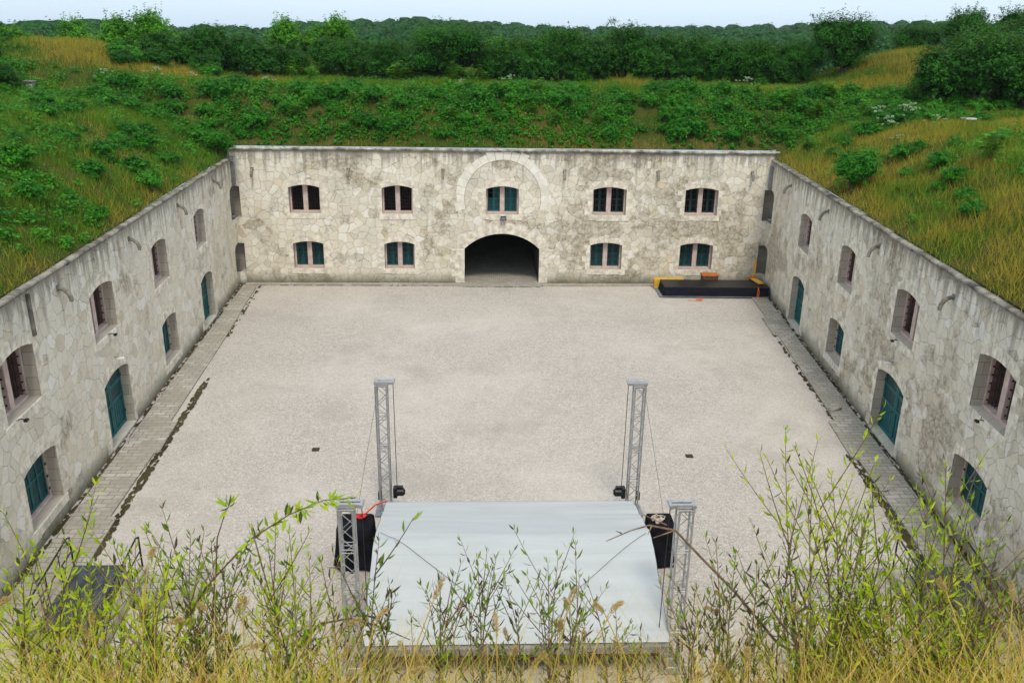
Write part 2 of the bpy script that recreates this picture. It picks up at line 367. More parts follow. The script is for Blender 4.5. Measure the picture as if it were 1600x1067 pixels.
def arch_outline(x0, x1, zb, zs, rise, n=12):
    """CCW outline of an opening with a segmental arch"""
    w = (x1 - x0) / 2; xc = (x0 + x1) / 2
    pts = [(x0, zb), (x1, zb)]
    if rise < 1e-4: return pts + [(x1, zs), (x0, zs)]
    r = (w * w + rise * rise) / (2 * rise); zc = zs + rise - r; a = math.asin(min(1, w / r))
    for i in range(n + 1):
        q = a - 2 * a * i / n; pts.append((xc + r * math.sin(q), zc + r * math.cos(q)))
    return pts
def inset_outline(x0, x1, zb, zs, rise, n=12): return arch_outline(x0, x1, zb, zs, rise, n)
def arch_z(x, x0, x1, zs, rise):
    w = (x1 - x0) / 2; xc = (x0 + x1) / 2
    if rise < 1e-4: return zs
    r = (w * w + rise * rise) / (2 * rise); return zs + rise - r + math.sqrt(max(0, r * r - (x - xc) ** 2))

def poly_faces(mb, outer, holes, y, mi=0, flip=False):
    loops = [[Vector((p[0], p[1], 0)) for p in outer]] + [[Vector((p[0], p[1], 0)) for p in h] for h in holes]
    tris = tessellate_polygon(loops); flat = [p for l in loops for p in l]
    fs = []
    for t in tris:
        a, b, c = (flat[i] for i in t)
        ccw = (b - a).cross(c - a).z > 0
        fs.append(tuple(t) if ccw != flip else (t[0], t[2], t[1]))
    mb.add([(p.x, y, p.y) for p in flat], fs, mi)
def strip(mb, loop, y0, y1, mi=0, closed=True, skip=()):
    n = len(loop); vs = [(p[0], y0, p[1]) for p in loop] + [(p[0], y1, p[1]) for p in loop]
    fs = [(i, (i + 1) % n, n + (i + 1) % n, n + i) for i in range(n if closed else n - 1) if i not in skip]
    mb.add(vs, fs, mi)

DEPTH = .46
def surround(parent, o, rise_key, seed, d_side=.28, name='surround'):
    """ring of dressed blocks round an opening, alternately long and short"""
    x0, x1, zb, zs, rise = o; rr = random.Random(seed); mb = MB()
    yf = -.008
    # side quoins
    for side in (-1, 1):
        z = zb; k = rr.randint(0, 1)
        while z < zs - .02:
            h = min(rr.uniform(.30, .46), zs - z); 
            if zs - z - h < .12: h = zs - z
            w = (.40 if k % 2 else .22) + rr.uniform(-.03, .05)
            xa, xb = (x0 - w, x0) if side < 0 else (x1, x1 + w)
            mb.box(xa, xb, yf - rr.uniform(0, .004), .02, z + .004, z + h - .004); z += h; k += 1
    # voussoirs
    n = 7; w = (x1 - x0) / 2; xc = (x0 + x1) / 2; r = (w * w + rise * rise) / (2 * rise); zc = zs + rise - r; a = math.asin(min(1, w / r))
    for i in range(n):
        q0 = a - 2 * a * i / n - .004; q1 = a - 2 * a * (i + 1) / n + .004; t = rr.uniform(.26, .38) + (.06 if i == n // 2 else 0)
        yy = yf - rr.uniform(0, .004)
        P = [(xc + rad * math.sin(q), zc + rad * math.cos(q)) for q, rad in ((q0, r), (q0, r + t), (q1, r + t), (q1, r))]
        mb.add([(p[0], yy, p[1]) for p in P] + [(p[0], .02, p[1]) for p in P], [(0, 1, 2, 3), (0, 4, 5, 1), (1, 5, 6, 2), (2, 6, 7, 3), (3, 7, 4, 0)])
    return mb.build(name, M_DRESS, parent)

def make_window(wing, o, kind, seed):
    """pink stone frame with a mullion, sill, and gratings or shutters in both lights"""
    x0, x1, zb, zs, rise = o; xc = (x0 + x1) / 2; yb = DEPTH
    fr = MB(); w = .085
    fr.bbox(x0 + .002, x0 + w, yb - .14, yb - .04, zb, arch_z(x0 + w, x0, x1, zs, rise) - .01, .01)
    fr.bbox(x1 - w, x1 - .002, yb - .14, yb - .04, zb, arch_z(x1 - w, x0, x1, zs, rise) - .01, .01)
    # arched head of the frame
    a = arch_outline(x0 + .004, x1 - .004, zb, zs - .004, rise)[2:]
    b = [(p[0], p[1] - .07) for p in a]
    n = len(a); vs = [(p[0], yb - .16, p[1]) for p in a] + [(p[0], yb - .16, p[1]) for p in b] + [(p[0], yb + .05, p[1]) for p in b]
    fr.add(vs, [(i, i + 1, n + i + 1, n + i) for i in range(n - 1)] + [(n + i, n + i + 1, 2 * n + i + 1, 2 * n + i) for i in range(n - 1)])
    win = fr.build('window', M_PINK, wing)
    if kind != 'panel':
        m = MB(); m.bbox(xc - .125, xc + .125, yb - .17, yb - .02, zb + .006, zs + rise - .03, .015); m.build('mullion', M_PINK, win)
    s = MB(); s.bbox(x0 + w, x1 - w, yb - .19, yb + .03, zb + .002, zb + .09, .012); s.build('sill', M_PINK, win)
    ij = MB()       # inner jambs behind the frame, their shade painted as darker red-brown stone
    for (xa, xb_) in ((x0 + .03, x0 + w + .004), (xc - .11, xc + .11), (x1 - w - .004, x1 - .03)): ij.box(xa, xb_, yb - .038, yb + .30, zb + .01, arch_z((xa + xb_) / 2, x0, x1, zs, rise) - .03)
    ij.build('jamb_lining', M_PINK_SHADED, win) if kind != 'panel' else None
    d = MB(); d.box(x0, x1, yb + .62, yb + .64, zb, zs + rise); d.build('dark_room_panel', M_DARK, win)  # near-black sheet painted in for the unlit room behind
    for (a0, a1) in ((x0 + w, xc - .125), (xc + .125, x1 - w)) if kind != 'panel' else ((x0 + w, xc), (xc, x1 - w)):
        zt0 = arch_z((a0 + a1) / 2, x0, x1, zs, rise) - .08; zlo = zb + .09
        def top(xx): return arch_z(xx, x0, x1, zs, rise) - .05
        if kind in ('grate', 'casement'):
            g = MB()
            for k in range(1, 5):
                xx = a0 + (a1 - a0) * k / 5; g.tube([(xx, yb + .01, zlo), (xx, yb + .01, top(xx))], .011, 5)
            for k in range(1, 7):
                zz = zlo + (zt0 - zlo) * k / 7; g.tube([(a0, yb + .012, zz), (a1, yb + .012, zz)], .009, 5)
            for k in range(6):      # bolt stubs in the stone jamb
                zz = zlo + (zt0 - zlo) * (k + .5) / 6; g.box(a0 - .004, a0 + .03, yb - .10, yb - .06, zz - .02, zz + .02); g.box(a1 - .03, a1 + .004, yb - .10, yb - .06, zz - .02, zz + .02)
            g.build('grating', M_IRON, win)
        if kind == 'panel':
            g = MB()
            for k in range(4):
                zz = zlo + (zt0 - zlo) * (k + .5) / 4; xx = a0 if a0 < xc - .01 else a1
                g.box(xx - .035, xx + .035, yb - .155, yb - .135, zz - .03, zz + .03)
            g.build('bolts', M_IRON, win)
        if kind in ('shutter', 'casement', 'mixed', 'panel'):
            c = MB(); am = (a0 + a1) / 2; yy = yb + .05 if kind != 'panel' else yb - .09; mat = M_TEALD if kind == 'casement' else M_TEAL
            for (l0, l1) in ((a0 + .006, am - .003), (am + .003, a1 - .006)):
                c.box(l0, l0 + .045, yy, yy + .04, zlo, top(l0 + .03)); c.box(l1 - .045, l1, yy, yy + .04, zlo, top(l1 - .03))
                zm = zlo + (zt0 - zlo) * .52
                c.box(l0 + .045, l1 - .045, yy + .002, yy + .038, zlo, zlo + .07); c.box(l0 + .045, l1 - .045, yy + .002, yy + .038, zm - .03, zm + .03); c.box(l0 + .045, l1 - .045, yy + .002, yy + .038, zt0 - .05, zt0 + .02)
                for zz in (zlo + (zm - zlo) * .5, zm + (zt0 - zm) * .5): c.box(l0 + .045, l1 - .045, yy + .012, yy + .03, zz - .008, zz + .008)
            sh = c.build('shutter' if kind != 'casement' else 'casement', mat, win)
            if kind != 'casement':
                pn = MB()
                for j, (l0, l1) in enumerate(((a0 + .006, am - .003), (am + .003, a1 - .006))):
                    zm = zlo + (zt0 - zlo) * .52
                    for q, (z0, z1) in enumerate(((zlo + .07, zm - .03), (zm + .03, zt0 - .05))):
                        if kind == 'mixed' and j == 0 and q == 1 and a0 < xc - .2: continue
                        pn.box(l0 + .045, l1 - .045, yy + .024, yy + .034, z0, z1)
                pn.build('shutter_panel', M_TEALD, win)
                if kind == 'shutter':
                    g = MB()
                    for k in range(1, 4):
                        xx = a0 + (a1 - a0) * k / 4; g.tube([(xx, yb - .02, zlo), (xx, yb - .02, top(xx))], .009, 5)
                    for k in range(1, 6):
                        zz = zlo + (zt0 - zlo) * k / 6; g.tube([(a0, yb - .018, zz), (a1, yb - .018, zz)], .008, 5)
                    for k in range(4):
                        zz = zlo + (zt0 - zlo) * (k + .5) / 4
                        g.box(a0 - .004, a0 + .03, yb - .12, yb - .07, zz - .025, zz + .025); g.box(a1 - .03, a1 + .004, yb - .12, yb - .07, zz - .025, zz + .025)
                    g.build('grating', M_IRON, win)
    surround(win, o, 0, seed)
    # outer ledge of worn blocks
    lg = MB(); rr = random.Random(seed + 5); x = x0 - .18
    while x < x1 + .15:
        wd = rr.uniform(.35, .6); lg.bbox(x + .005, min(x + wd, x1 + .22) - .005, -.02 - rr.uniform(0, .012), .06, zb - .30 + rr.uniform(-.03, .03), zb - .012, .012); x += wd
    lg.build('ledge', M_DRESS, win)
    return win

def make_door(wing, o, seed):
    x0, x1, zb, zs, rise = o; xc = (x0 + x1) / 2; y = DEPTH - .16
    d = MB()
    for (l0, l1) in ((x0 + .01, xc - .012), (xc + .012, x1 - .01)):
        def top(xx): return arch_z(xx, x0, x1, zs, rise) - .012
        N = 8; xs = [l0 + (l1 - l0) * i / N for i in range(N + 1)]
        pts = [(l0, zb + .03), (l1, zb + .03)] + [(xx, top(xx)) for xx in reversed(xs)]
        poly_faces(d, pts, [], y + .04); strip(d, pts, y + .04, y + .09)
        d.bbox(l0, l0 + .11, y, y + .038, zb + .03, top(l0 + .1) - .02, .008); d.bbox(l1 - .11, l1, y, y + .038, zb + .03, top(l1 - .1) - .02, .008)
        for zz in (zb + .03, zb + 1.05, zb + 1.62): d.bbox(l0 + .11, l1 - .11, y + .003, y + .036, zz, zz + .13, .008)
        for k in range(1, 5):
            xx = l0 + .11 + (l1 - l0 - .22) * k / 5; d.box(xx - .006, xx + .006, y + .028, y + .039, zb + .17, zb + 1.04)
    door = d.build('door', M_TEAL, wing)
    p = MB()
    for (l0, l1) in ((x0 + .01, xc - .012), (xc + .012, x1 - .01)):
        for z0, z1 in ((zb + 1.19, zb + 1.61), (zb + 1.76, min(arch_z(l0 + .14, x0, x1, zs, rise), arch_z(l1 - .14, x0, x1, zs, rise)) - .09)):
            p.box(l0 + .13, l1 - .13, y + .02, y + .03, z0 + .01, z1)
    p.build('door_panel', M_TEALD, door)
    h = MB(); h.tube([(xc - .07, y, zb + 1.02), (xc - .07, y - .05, zb + 1.02), (xc - .17, y - .055, zb + 1.02)], .012, 6)
    for zz in (zb + .4, zb + 1.75):
        h.box(x0 + .012, x0 + .05, y - .02, y + .0, zz, zz + .1); h.box(x1 - .05, x1 - .012, y - .02, y + .0, zz, zz + .1)
    h.build('handle', M_IRON, door)
    surround(door, o, 0, seed)
    t = MB(); t.bbox(x0 + .004, x1 - .004, -.03, y + .05, zb - .12, zb + .028, .012); t.build('threshold', M_ASH, door)
    return door

def spout_parts(wing, xs, zz):
    for i, x in enumerate(xs):
        pts = []; N = 7
        for k in range(N + 1):
            a = k / N * R(100); pts.append((x, .05 -   .40 * math.sin(a) * .9 - .02, zz + .10 - .34 * (1 - math.cos(a))))
        m = MB(); m.tube([(x, .06, zz + .10)] + pts[1:], [.055, .062, .066, .07, .07, .068, .066, .06], 8)
        m.bbox(x - .09, x + .09, -.025, .03, zz + .01, zz + .19, .02)
        sp = m.build('waterspout', M_SPOUT, wing)
        q = Vector(pts[-1]); q0 = Vector(pts[-2]); dd = (q - q0).normalized(); m = MB(); m.tube([q - dd * .01, q + dd * .006], .042, 8); m.build('mouth', M_DARK, sp)

def coping(wing, x0, x1, z, mat, seed, joint=1.1):
    rr = random.Random(seed); m = MB(); x = x0
    while x < x1 - .05:
        w = min(rr.uniform(.8, 1.35), x1 - x)
        dy, dz = rr.uniform(-.025, .02), rr.uniform(-.018, .018)
        prof = [(-.03 + dy, -.12), (-.07 + dy, -.09), (-.11 + dy, -.06), (-.125 + dy, -.015), (-.10 + dy, .025), (-.03 + dy, .035), (.10, .035), (.10, -.12)]
        n = len(prof); vs = [(x + .006, p[0], z + p[1] + dz) for p in prof] + [(x + w - .006, p[0], z + p[1] + dz) for p in prof]
        m.add(vs, [(i, (i + 1) % n, n + (i + 1) % n, n + i) for i in range(n)] + [tuple(range(n - 1, -1, -1)), tuple(range(n, 2 * n))])
        x += w
    return m.build('coping', mat, wing)

def wall_mesh(wing, outline, holes, mat, open_edges=(), boxes=()):
    m = MB(); poly_faces(m, outline, holes, 0.0, 0)
    for h in holes: strip(m, h, 0.0, DEPTH + .70, 1)
    for (a, b, dep) in open_edges:      # jambs of openings that cut the outline
        strip(m, [a, b], 0, dep, 1, closed=False)
    for bx in boxes: m.box(*bx)
    o = m.build('wall', [mat, M_JAMB], wing)
    return o

def chunk_outline(x0, x1, z1, cuts):
    """outer outline with openings cut through its bottom edge"""
    pts = [(x0, -.3)]
    for c in cuts: pts += c
    return pts + [(x1, -.3), (x1, z1), (x0, z1)]

# ------------------------------------------------------------------ back wing
bw = thing('fort_wing', 'long pale limestone fort wall at the back with an arched gateway and ten twin windows', 'fort wall', (XL, YB, 0), 0)
W = XR - XL
def X(x): return x - XL
up = [(-10.07, -8.42), (-5.14, -3.50), (.42, 2.18), (6.18, 8.00), (11.2, 13.0)]
lo = [(-10.02, -8.38), (-5.10, -3.46), (6.16, 7.92), (11.14, 12.97)]
wins_b = [(X(a), X(b), 3.84, 5.22, .15) for a, b in up] + [(X(a), X(b), .80, 2.18, .14) for a, b in lo]
g0, g1, gs, gr = X(-.74), X(3.36), 1.95, .84
gate = arch_outline(g0, g1, -.3, gs, gr, 24)
gate_cut = [gate[0]] + list(reversed(gate[2:])) + [gate[1]]
# corner niches are notches in the ends of the wall
NZ = ((.62, 2.20), (3.58, 5.27)); NW = .30
out_pts = [(0, -.3)] + gate_cut + [(W, -.3)]
for a, b in NZ: out_pts += [(W, a), (W - NW, a), (W - NW, b), (W, b)]
out_pts += [(W, HB), (0, HB)]
for a, b in reversed(NZ): out_pts += [(0, b), (NW, b), (NW, a), (0, a)]
holes_b = [arch_outline(*o) for o in wins_b]
oe = []
for a, b in NZ: oe += [((NW, a), (NW, b), .9), ((W - NW, a), (W - NW, b), .9), ((0, a), (NW, a), .9), ((W - NW, a), (W, a), .9), ((0, b), (NW, b), .9), ((W - NW, b), (W, b), .9)]
wall_mesh(bw, out_pts, holes_b, M_WALL_B, open_edges=oe, boxes=((-.45, -.001, .004, .9, 6.2, HB - .03), (W + .001, W + .45, .004, .9, 6.2, HB - .03)))
kinds = ['grate', 'grate', 'mixed', 'casement', 'casement', 'shutter', 'shutter', 'shutter', 'shutter']
for i, (o, k) in enumerate(zip(wins_b, kinds)): make_window(bw, o, k, 100 + i)
# gateway: dressed arch and vaulted passage
gp = MB(); wv = (g1 - g0) / 2; xc = (g0 + g1) / 2; rg = (wv * wv + gr * gr) / (2 * gr); zc = gs + gr - rg; ag = math.asin(wv / rg); N = 17
rr = random.Random(5)
for i in range(N):
    q0 = ag - 2 * ag * i / N - .0015; q1 = ag - 2 * ag * (i + 1) / N + .0015; t = .58 + rr.uniform(-.06, .08); yy = -.012 - rr.uniform(0, .005)
    P = [(xc + rad * math.sin(q), zc + rad * math.cos(q)) for q, rad in ((q0, rg), (q0, rg + t), (q1, rg + t), (q1, rg))]
    gp.add([(p[0], yy, p[1]) for p in P] + [(p[0], .02, p[1]) for p in P], [(0, 1, 2, 3), (0, 4, 5, 1), (1, 5, 6, 2), (2, 6, 7, 3), (3, 7, 4, 0)])
for side in (-1, 1):
    z = .02; k = 0
    while z < gs - .05:
        h = min(.36, gs - z); w = (.75 if k % 2 else .5) + rr.uniform(-.06, .06)
        xa, xb = (g0 - w, g0) if side < 0 else (g1, g1 + w)
        gp.box(xa, xb, -.012 - rr.uniform(0, .005), .02, z + .004, z + h - .004); z += h; k += 1
gw = gp.build('gateway', M_DRESS, bw)
v = MB(); TUN = 26.0
strip(v, [(p[0], p[1]) for p in gate[1:] + [gate[0]]], .0, TUN, 0, closed=False); v.box(g0, g1, TUN, TUN + .1, -.2, gs + gr)
v.build('vault', simple('shaded_vault', (.055, .048, .042), .95, var=.35, scale=3, bump=.4), gw)  # stone colour taken near black to paint the shade inside the passage
# blocked relieving arch above the gate
ra = MB(); cx_, cz_, ri = X(1.32), 4.70, 2.07
a0_, a1_ = -R(16), R(196); N = 20
for i in range(N):
    q0 = a0_ + (a1_ - a0_) * i / N + .005; q1 = a0_ + (a1_ - a0_) * (i + 1) / N - .005; t = .46 + rr.uniform(-.06, .14); bright = i in (1, 3, 4, 5, 15, 17)
    yy = -.005 - rr.uniform(0, .006)
    P = [(cx_ + rad * math.cos(q), cz_ + rad * math.sin(q)) for q, rad in ((q0, ri), (q0, ri + t), (q1, ri + t), (q1, ri))]
    ra.add([(p[0], yy, p[1]) for p in P] + [(p[0], .02, p[1]) for p in P], [(3, 2, 1, 0), (0, 1, 5, 4), (1, 2, 6, 5), (2, 3, 7, 6), (3, 0, 4, 7)], int(bright))
for i in range(60):
    q0 = a0_ + (a1_ - a0_) * i / 60; q1 = a0_ + (a1_ - a0_) * (i + 1) / 60
    P = [(cx_ + rad * math.cos(q), cz_ + rad * math.sin(q)) for q, rad in ((q0, ri - .035), (q0, ri), (q1, ri), (q1, ri - .035))]; ra.add([(p[0], -.003, p[1]) for p in P], [(3, 2, 1, 0)], 2)
ra.build('relieving_arch', [simple('pale_voussoir', (.72, .69, .60), .9, var=.13, scale=2.2, bump=.3, spec=.15), M_CHALK, M_NICHE], bw)
for a, b in NZ:
    m = MB(); m.box(-1.15, NW - .004, .50, .60, a - .1, b + .12); m.build('niche_masonry', M_NICHE, bw)
    m = MB(); m.box(W - NW + .004, W + 1.15, .50, .60, a - .1, b + .12); m.build('niche_masonry', M_NICHE, bw)
coping(bw, -.25, W + .25, HB, M_COPE_B, 3)
spout_parts(bw, [X(q) for q in (-11.87, -6.85, -1.86, 4.6, 9.61, 14.72)], 6.08)

# ------------------------------------------------------------------ side wings
def side_wing(side):
    left = side == 'L'
    Hh = HL if left else HR
    if left:
        w = thing('fort_wing', 'pale limestone fort wall along the left side of the courtyard', 'fort wall', frontL, math.atan2(-dirL.y, -dirL.x))
        fx = lambda s: LEN - s
        ups = [(6.38, 8.10), (12.38, 14.28), (18.42, 20.42), (24.45, 26.4), (30.5, 32.4)]
        los = [('d', 6.02, 8.10, .06), ('w', 12.16, 14.08, .55), ('d', 18.05, 20.32, .06), ('w', 24.2, 26.18, .60), ('d', 30.2, 32.4, .06)]
        sp_s = (4.05, 10.24, 16.33, 22.42, 28.5)
    else:
        w = thing('fort_wing', 'stained limestone fort wall along the right side of the courtyard', 'fort wall', (XR, YB, 0), math.atan2(dirR.y, dirR.x))
        fx = lambda s: s
        ups = [(6.62, 8.46), (12.92, 14.80), (19.12, 21.05), (25.25, 27.25), (31.4, 33.3)]
        los = [('d', 6.50, 8.62, .06), ('w', 12.74, 14.66, .70), ('d', 18.6, 21.05, .06), ('w', 25.0, 27.03, .80), ('d', 31.2, 33.4, .06)]
        sp_s = (4.19, 10.59, 16.88, 23.13, 29.4)
    def seg(a, b): return tuple(sorted((fx(a), fx(b))))
    wins = []; doors = []
    for a, b in ups: x0, x1 = seg(a, b); wins.append(((x0, x1, 3.78, 5.28, .17), 'grate'))
    for k, a, b, zb in los:
        x0, x1 = seg(a, b)
        if k == 'w': wins.append(((x0, x1, zb, 2.18, .16), 'panel'))
        else: doors.append((x0, x1, zb, 2.22, .22))
    holes = [arch_outline(*o) for o, _ in wins] + [arch_outline(*o) for o in doors]
    nl = 1.0                                             # corner niche reaches this far along the wing
    xe = fx(0.0); sgn = -1 if left else 1
    def niche(a, b):
        c = [(xe, a), (xe + sgn * nl, a), (xe + sgn * nl, b - .30)]
        for k in range(1, 6):
            q = k / 6; c.append((xe + sgn * nl * (1 - q * q * .75), b - .30 + .34 * math.sin(q * PI / 2)))
        c.append((xe, b + .05)); return c
    if left:
        pts = [(0, -.3), (xe, -.3)]
        for a, b in NZ: pts += niche(a, b)
        pts += [(xe, Hh), (0, Hh)]
    else:
        pts = [(xe, -.3), (LEN, -.3), (LEN, Hh), (xe, Hh)]
        for a, b in reversed(NZ): pts += list(reversed(niche(a, b)))
    oe = []
    for a, b in NZ:
        nn = niche(a, b)
        for p, q in zip(nn[:-1], nn[1:]): oe.append((p, q, 1.0) if left else (q, p, 1.0))
    wall_mesh(w, pts, holes, M_WALL_L if left else M_WALL_R, open_edges=oe)
    for i, (o, k) in enumerate(wins): make_window(w, o, k, (200 if left else 300) + i)
    for i, o in enumerate(doors): make_door(w, o, (250 if left else 350) + i)
    coping(w, 0 if left else -.02, LEN + .02 if left else LEN, Hh, M_COPE_S, 8 if left else 9)
    spout_parts(w, [fx(s) for s in sp_s], 6.12)
    # masonry filling of the corner niches
    for a, b in NZ:
        m = MB(); m.box(min(xe, xe + sgn * 1.2) , max(xe, xe + sgn * 1.2) , .72, .80, a - .1, b + .12); m.build('niche_masonry', M_NICHE, w)
    # drain box in the corner and a down-strip
    m = MB(); xx = xe + sgn * .16; m.bbox(xx - .10, xx + .10, -.17, -.004, 5.35, 6.55, .01); m.build('drainpipe', M_ZINC, w)
    if left:
        m = MB(); m.bbox(fx(24.36), fx(24.24), -.08, -.004, 5.45, 6.6, .01); m.build('drainpipe', M_COPE_S, w)
    return w, fx
LW, fL = side_wing('L')
RW, fR = side_wing('R')

def on_wing(w, x, z, y=0.0):      # a point of a wing's own frame in world space
    return Matrix.Translation(w.location) @ Matrix.Rotation(w.rotation_euler.z, 4, 'Z') @ Vector((x, y, z))

# rounded stone foot where the left wall meets the back wall
m = MB(); m.tube([(XL + .05, YB - .12, 0), (XL + .05, YB - .10, .35), (XL + .0, YB - .02, .62)], [.30, .27, .12], 10)
tag(m.build('corner_guard', M_ASH, None, smooth=True), 'rounded guard stone at the foot of the left back corner', 'guard stone')

# small lamps and brackets on the walls
def floodlight(loc, rz, label, s=1.0):
    t = thing('floodlight', label, 'floodlight', loc, rz, 'small floodlights on the walls')
    m = MB(); m.bbox(-.15 * s, .15 * s, -.26 * s, -.12 * s, -.10 * s, .12 * s, .015); m.build('lamp_body', M_BLACK, t)
    g = MB(); g.box(-.12 * s, .12 * s, -.275 * s, -.262 * s, -.075 * s, .09 * s); g.build('lens', M_GREY, t)
    b = MB(); b.tube([(-.17 * s, -.18 * s, .0), (-.17 * s, .0, -.12 * s), (.17 * s, .0, -.12 * s), (.17 * s, -.18 * s, .0)], .012, 5); b.build('bracket', M_IRON, t)
    return t
floodlight((1.36, YB, 3.66), 0, 'black floodlight under the teal window above the gateway')
p = on_wing(LW, fL(.25), 3.72, .25); floodlight(p, LW.rotation_euler.z - .6, 'black floodlight standing in the upper left corner niche')
p = on_wing(RW, fR(.30), 3.72, .25); floodlight(p, RW.rotation_euler.z + .6, 'black floodlight standing in the upper right corner niche')
def wall_camera(w, x, z, label):
    t = thing('door_lamp', label, 'lamp', on_wing(w, x, z, 0), w.rotation_euler.z, 'small white lamps above the doors')
    m = MB(); m.tube([(0, 0, 0), (0, -.12, .02), (0, -.16, -.02)], .018, 6); m.build('arm', M_GREY, t)
    m = MB(); m.bbox(-.05, .05, -.30, -.10, -.09, .0, .02); m.build('lamp_body', M_WHITEP, t)
wall_camera(LW, fL(19.1), 2.86, 'small white lamp above the nearer teal door in the left wall')
wall_camera(RW, fR(19.82), 2.94, 'small white lamp above the nearer teal door in the right wall')
def bracket(w, x, z, label):
    t = thing('floodlight_bracket', label, 'bracket', on_wing(w, x, z, 0), w.rotation_euler.z, 'black lamp brackets on window ledges'); t.scale = (.75, .75, .75)
    m = MB(); m.bbox(-.10, .10, -.34, -.22, -.06, .02, .015); m.build('lamp_body', M_BLACK, t)
    m = MB(); m.tube([(0, .0, .0), (0, -.15, .03), (0, -.24, .0)], .02, 6); m.tube([(-.2, -.04, .06), (0, -.15, .03)], .013, 5); m.build('arm', M_IRON, t)
bracket(LW, fL(19.3), 3.74, 'black bracket below the third upper window of the left wall')
bracket(LW, fL(25.9), 3.74, 'black bracket below the nearest upper window of the left wall')
bracket(RW, fR(19.9), 3.74, 'black bracket below the third upper window of the right wall')
bracket(RW, fR(26.2), 3.74, 'black bracket below the nearest upper window of the right wall')

# front wing: the range the viewer stands on, its face below the view
fw_ = thing('fort_wing', 'limestone fort wall below the grassy bank in the foreground', 'fort wall', (0, 4.9, 0), 0)
m = MB(); m.box(frontL.x - .1, frontR.x + .1, -.6, 0, -.3, 7.2); m.build('wall', M_WALL_L, fw_)

# ------------------------------------------------------------------ ground
m = MB(); m.add([(-30, 4, -.02), (35, 4, -.02), (35, YB + 20, -.02), (-30, YB + 20, -.02)], [(0, 1, 2, 3)])
tag(m.build('courtyard_ground', M_GRAV), kind='structure')
def strip_xy(name, poly, z, mat):
    m = MB(); n = len(poly)
    m.add([(p[0], p[1], z) for p in poly] + [(p[0], p[1], -.05) for p in poly], [tuple(range(n))] + [(i, n + i, n + (i + 1) % n, (i + 1) % n) for i in range(n)])
    return tag(m.build(name, mat), kind='structure')
def edge(side, s, off): 
    b = Vector((XL if side == 'L' else XR, YB, 0)) + (dirL if side == 'L' else dirR) * s
    nrm = Vector((1, .0465, 0)).normalized() if side == 'L' else Vector((-1, .0934, 0)).normalized()
    return b + nrm * off
def jag(side, pairs, z, name, mat):
    pts = [edge(side, s, o) for s, o in pairs]
    if side == 'R': pts = pts[::-1]
    return strip_xy(name, pts, z, mat)
# paved walks along the walls, slightly ragged outer edges
inner = .20
jag('L', [(0.9, inner), (27.2, inner), (27.2, 1.55), (24.6, 1.50), (24.5, 1.30), (20.6, 1.36), (20.5, 1.50), (18.2, 1.46), (18.1, 1.20), (10, 1.14), (7.5, 1.10), (5.0, 1.02), (.9, .95)], .05, 'pavement', M_PAVER)
jag('R', [(1.0, inner), (28.6, inner), (28.6, 1.25), (25, 1.2), (21.4, 1.22), (21.2, 1.42), (18.4, 1.36), (18.3, 1.12), (12, 1.04), (9.0, 1.0), (8.8, 1.22), (6.3, 1.2), (6.2, .98), (1.0, 1.02)], .05, 'pavement', M_PAVER)
strip_xy('pavement', [(XL + .3, YB - .62), (-.9, YB - .56), (-.9, YB - .16), (XL + .3, YB - .16)], .045, M_PAVE)
strip_xy('pavement', [(3.5, YB - .58), (9.6, YB - .5), (9.6, YB - .16), (3.5, YB - .16)], .045, M_PAVE)
strip_xy('cobbled_path', [(-.85, YB - .75), (3.45, YB - .75), (3.45, YB + .1), (3.34, YB + .1), (3.34, YB + TUN), (-.72, YB + TUN), (-.72, YB + .1), (-.85, YB + .1)], .03, M_COBB)
# front landings left and right of the stage, where cellar steps go down
strip_xy('landing', [(-11.5, 17.9), (-6.9, 17.9), (-6.9, 19.35), (-9.9, 19.4), (-11.5, 19.2)], .04, M_PAVE)
strip_xy('landing', [(8.3, 17.5), (12.4, 17.5), (12.4, 19.2), (8.3, 19.3)], .04, M_PAVE)
# ------------------------------------------------------------------ moss and dirt along the pavements
def moss(side, s0, s1, o0, o1, seed, n):
    V = []; F = []; rg = np.random.default_rng(seed)
    for i in range(n):
        s = rg.uniform(s0, s1); o = rg.uniform(o0, o1); c = edge(side, s, o); r = rg.uniform(.015, .075); k = 7; b = len(V)
        ell = rg.uniform(1.5, 3.5); d = dirL if side == 'L' else dirR; nn = Vector((-d.y, d.x, 0))
        zz = .006 + rg.uniform(0, .012)
        V.append(tuple(c + Vector((0, 0, zz + r * .25))))
        for j in range(k):
            a = 2 * PI * j / k; rr_ = r * rg.uniform(.6, 1.2); q = c + d * (math.cos(a) * rr_ * ell) + nn * (math.sin(a) * rr_); V.append((q.x, q.y, zz - .01))
        F += [(b, b + 1 + j, b + 1 + (j + 1) % k) for j in range(k)]
    return V, F
V = []; F = []
for (sd, s0, s1, o0, o1, sdd, n) in (('L', 14, 28, 1.42, 1.64, 1, 420), ('L', 0, 10, 1.05, 1.25, 2, 60), ('L', .5, 28, .02, .2, 3, 420), ('R', .5, 28.6, .02, .2, 4, 420), ('R', 8, 21, 1.08, 1.2, 5, 90), ('R', 21, 28.6, 1.24, 1.5, 6, 260)):
    v_, f_ = moss(sd, s0, s1, o0, o1, sdd, n); b = len(V); V += v_; F += [tuple(i + b for i in f) for f in f_]
tag(np_mesh('moss', V, F, M_MOSS), 'dark moss and dirt along the edges of the paved walks', 'moss', kind='stuff')

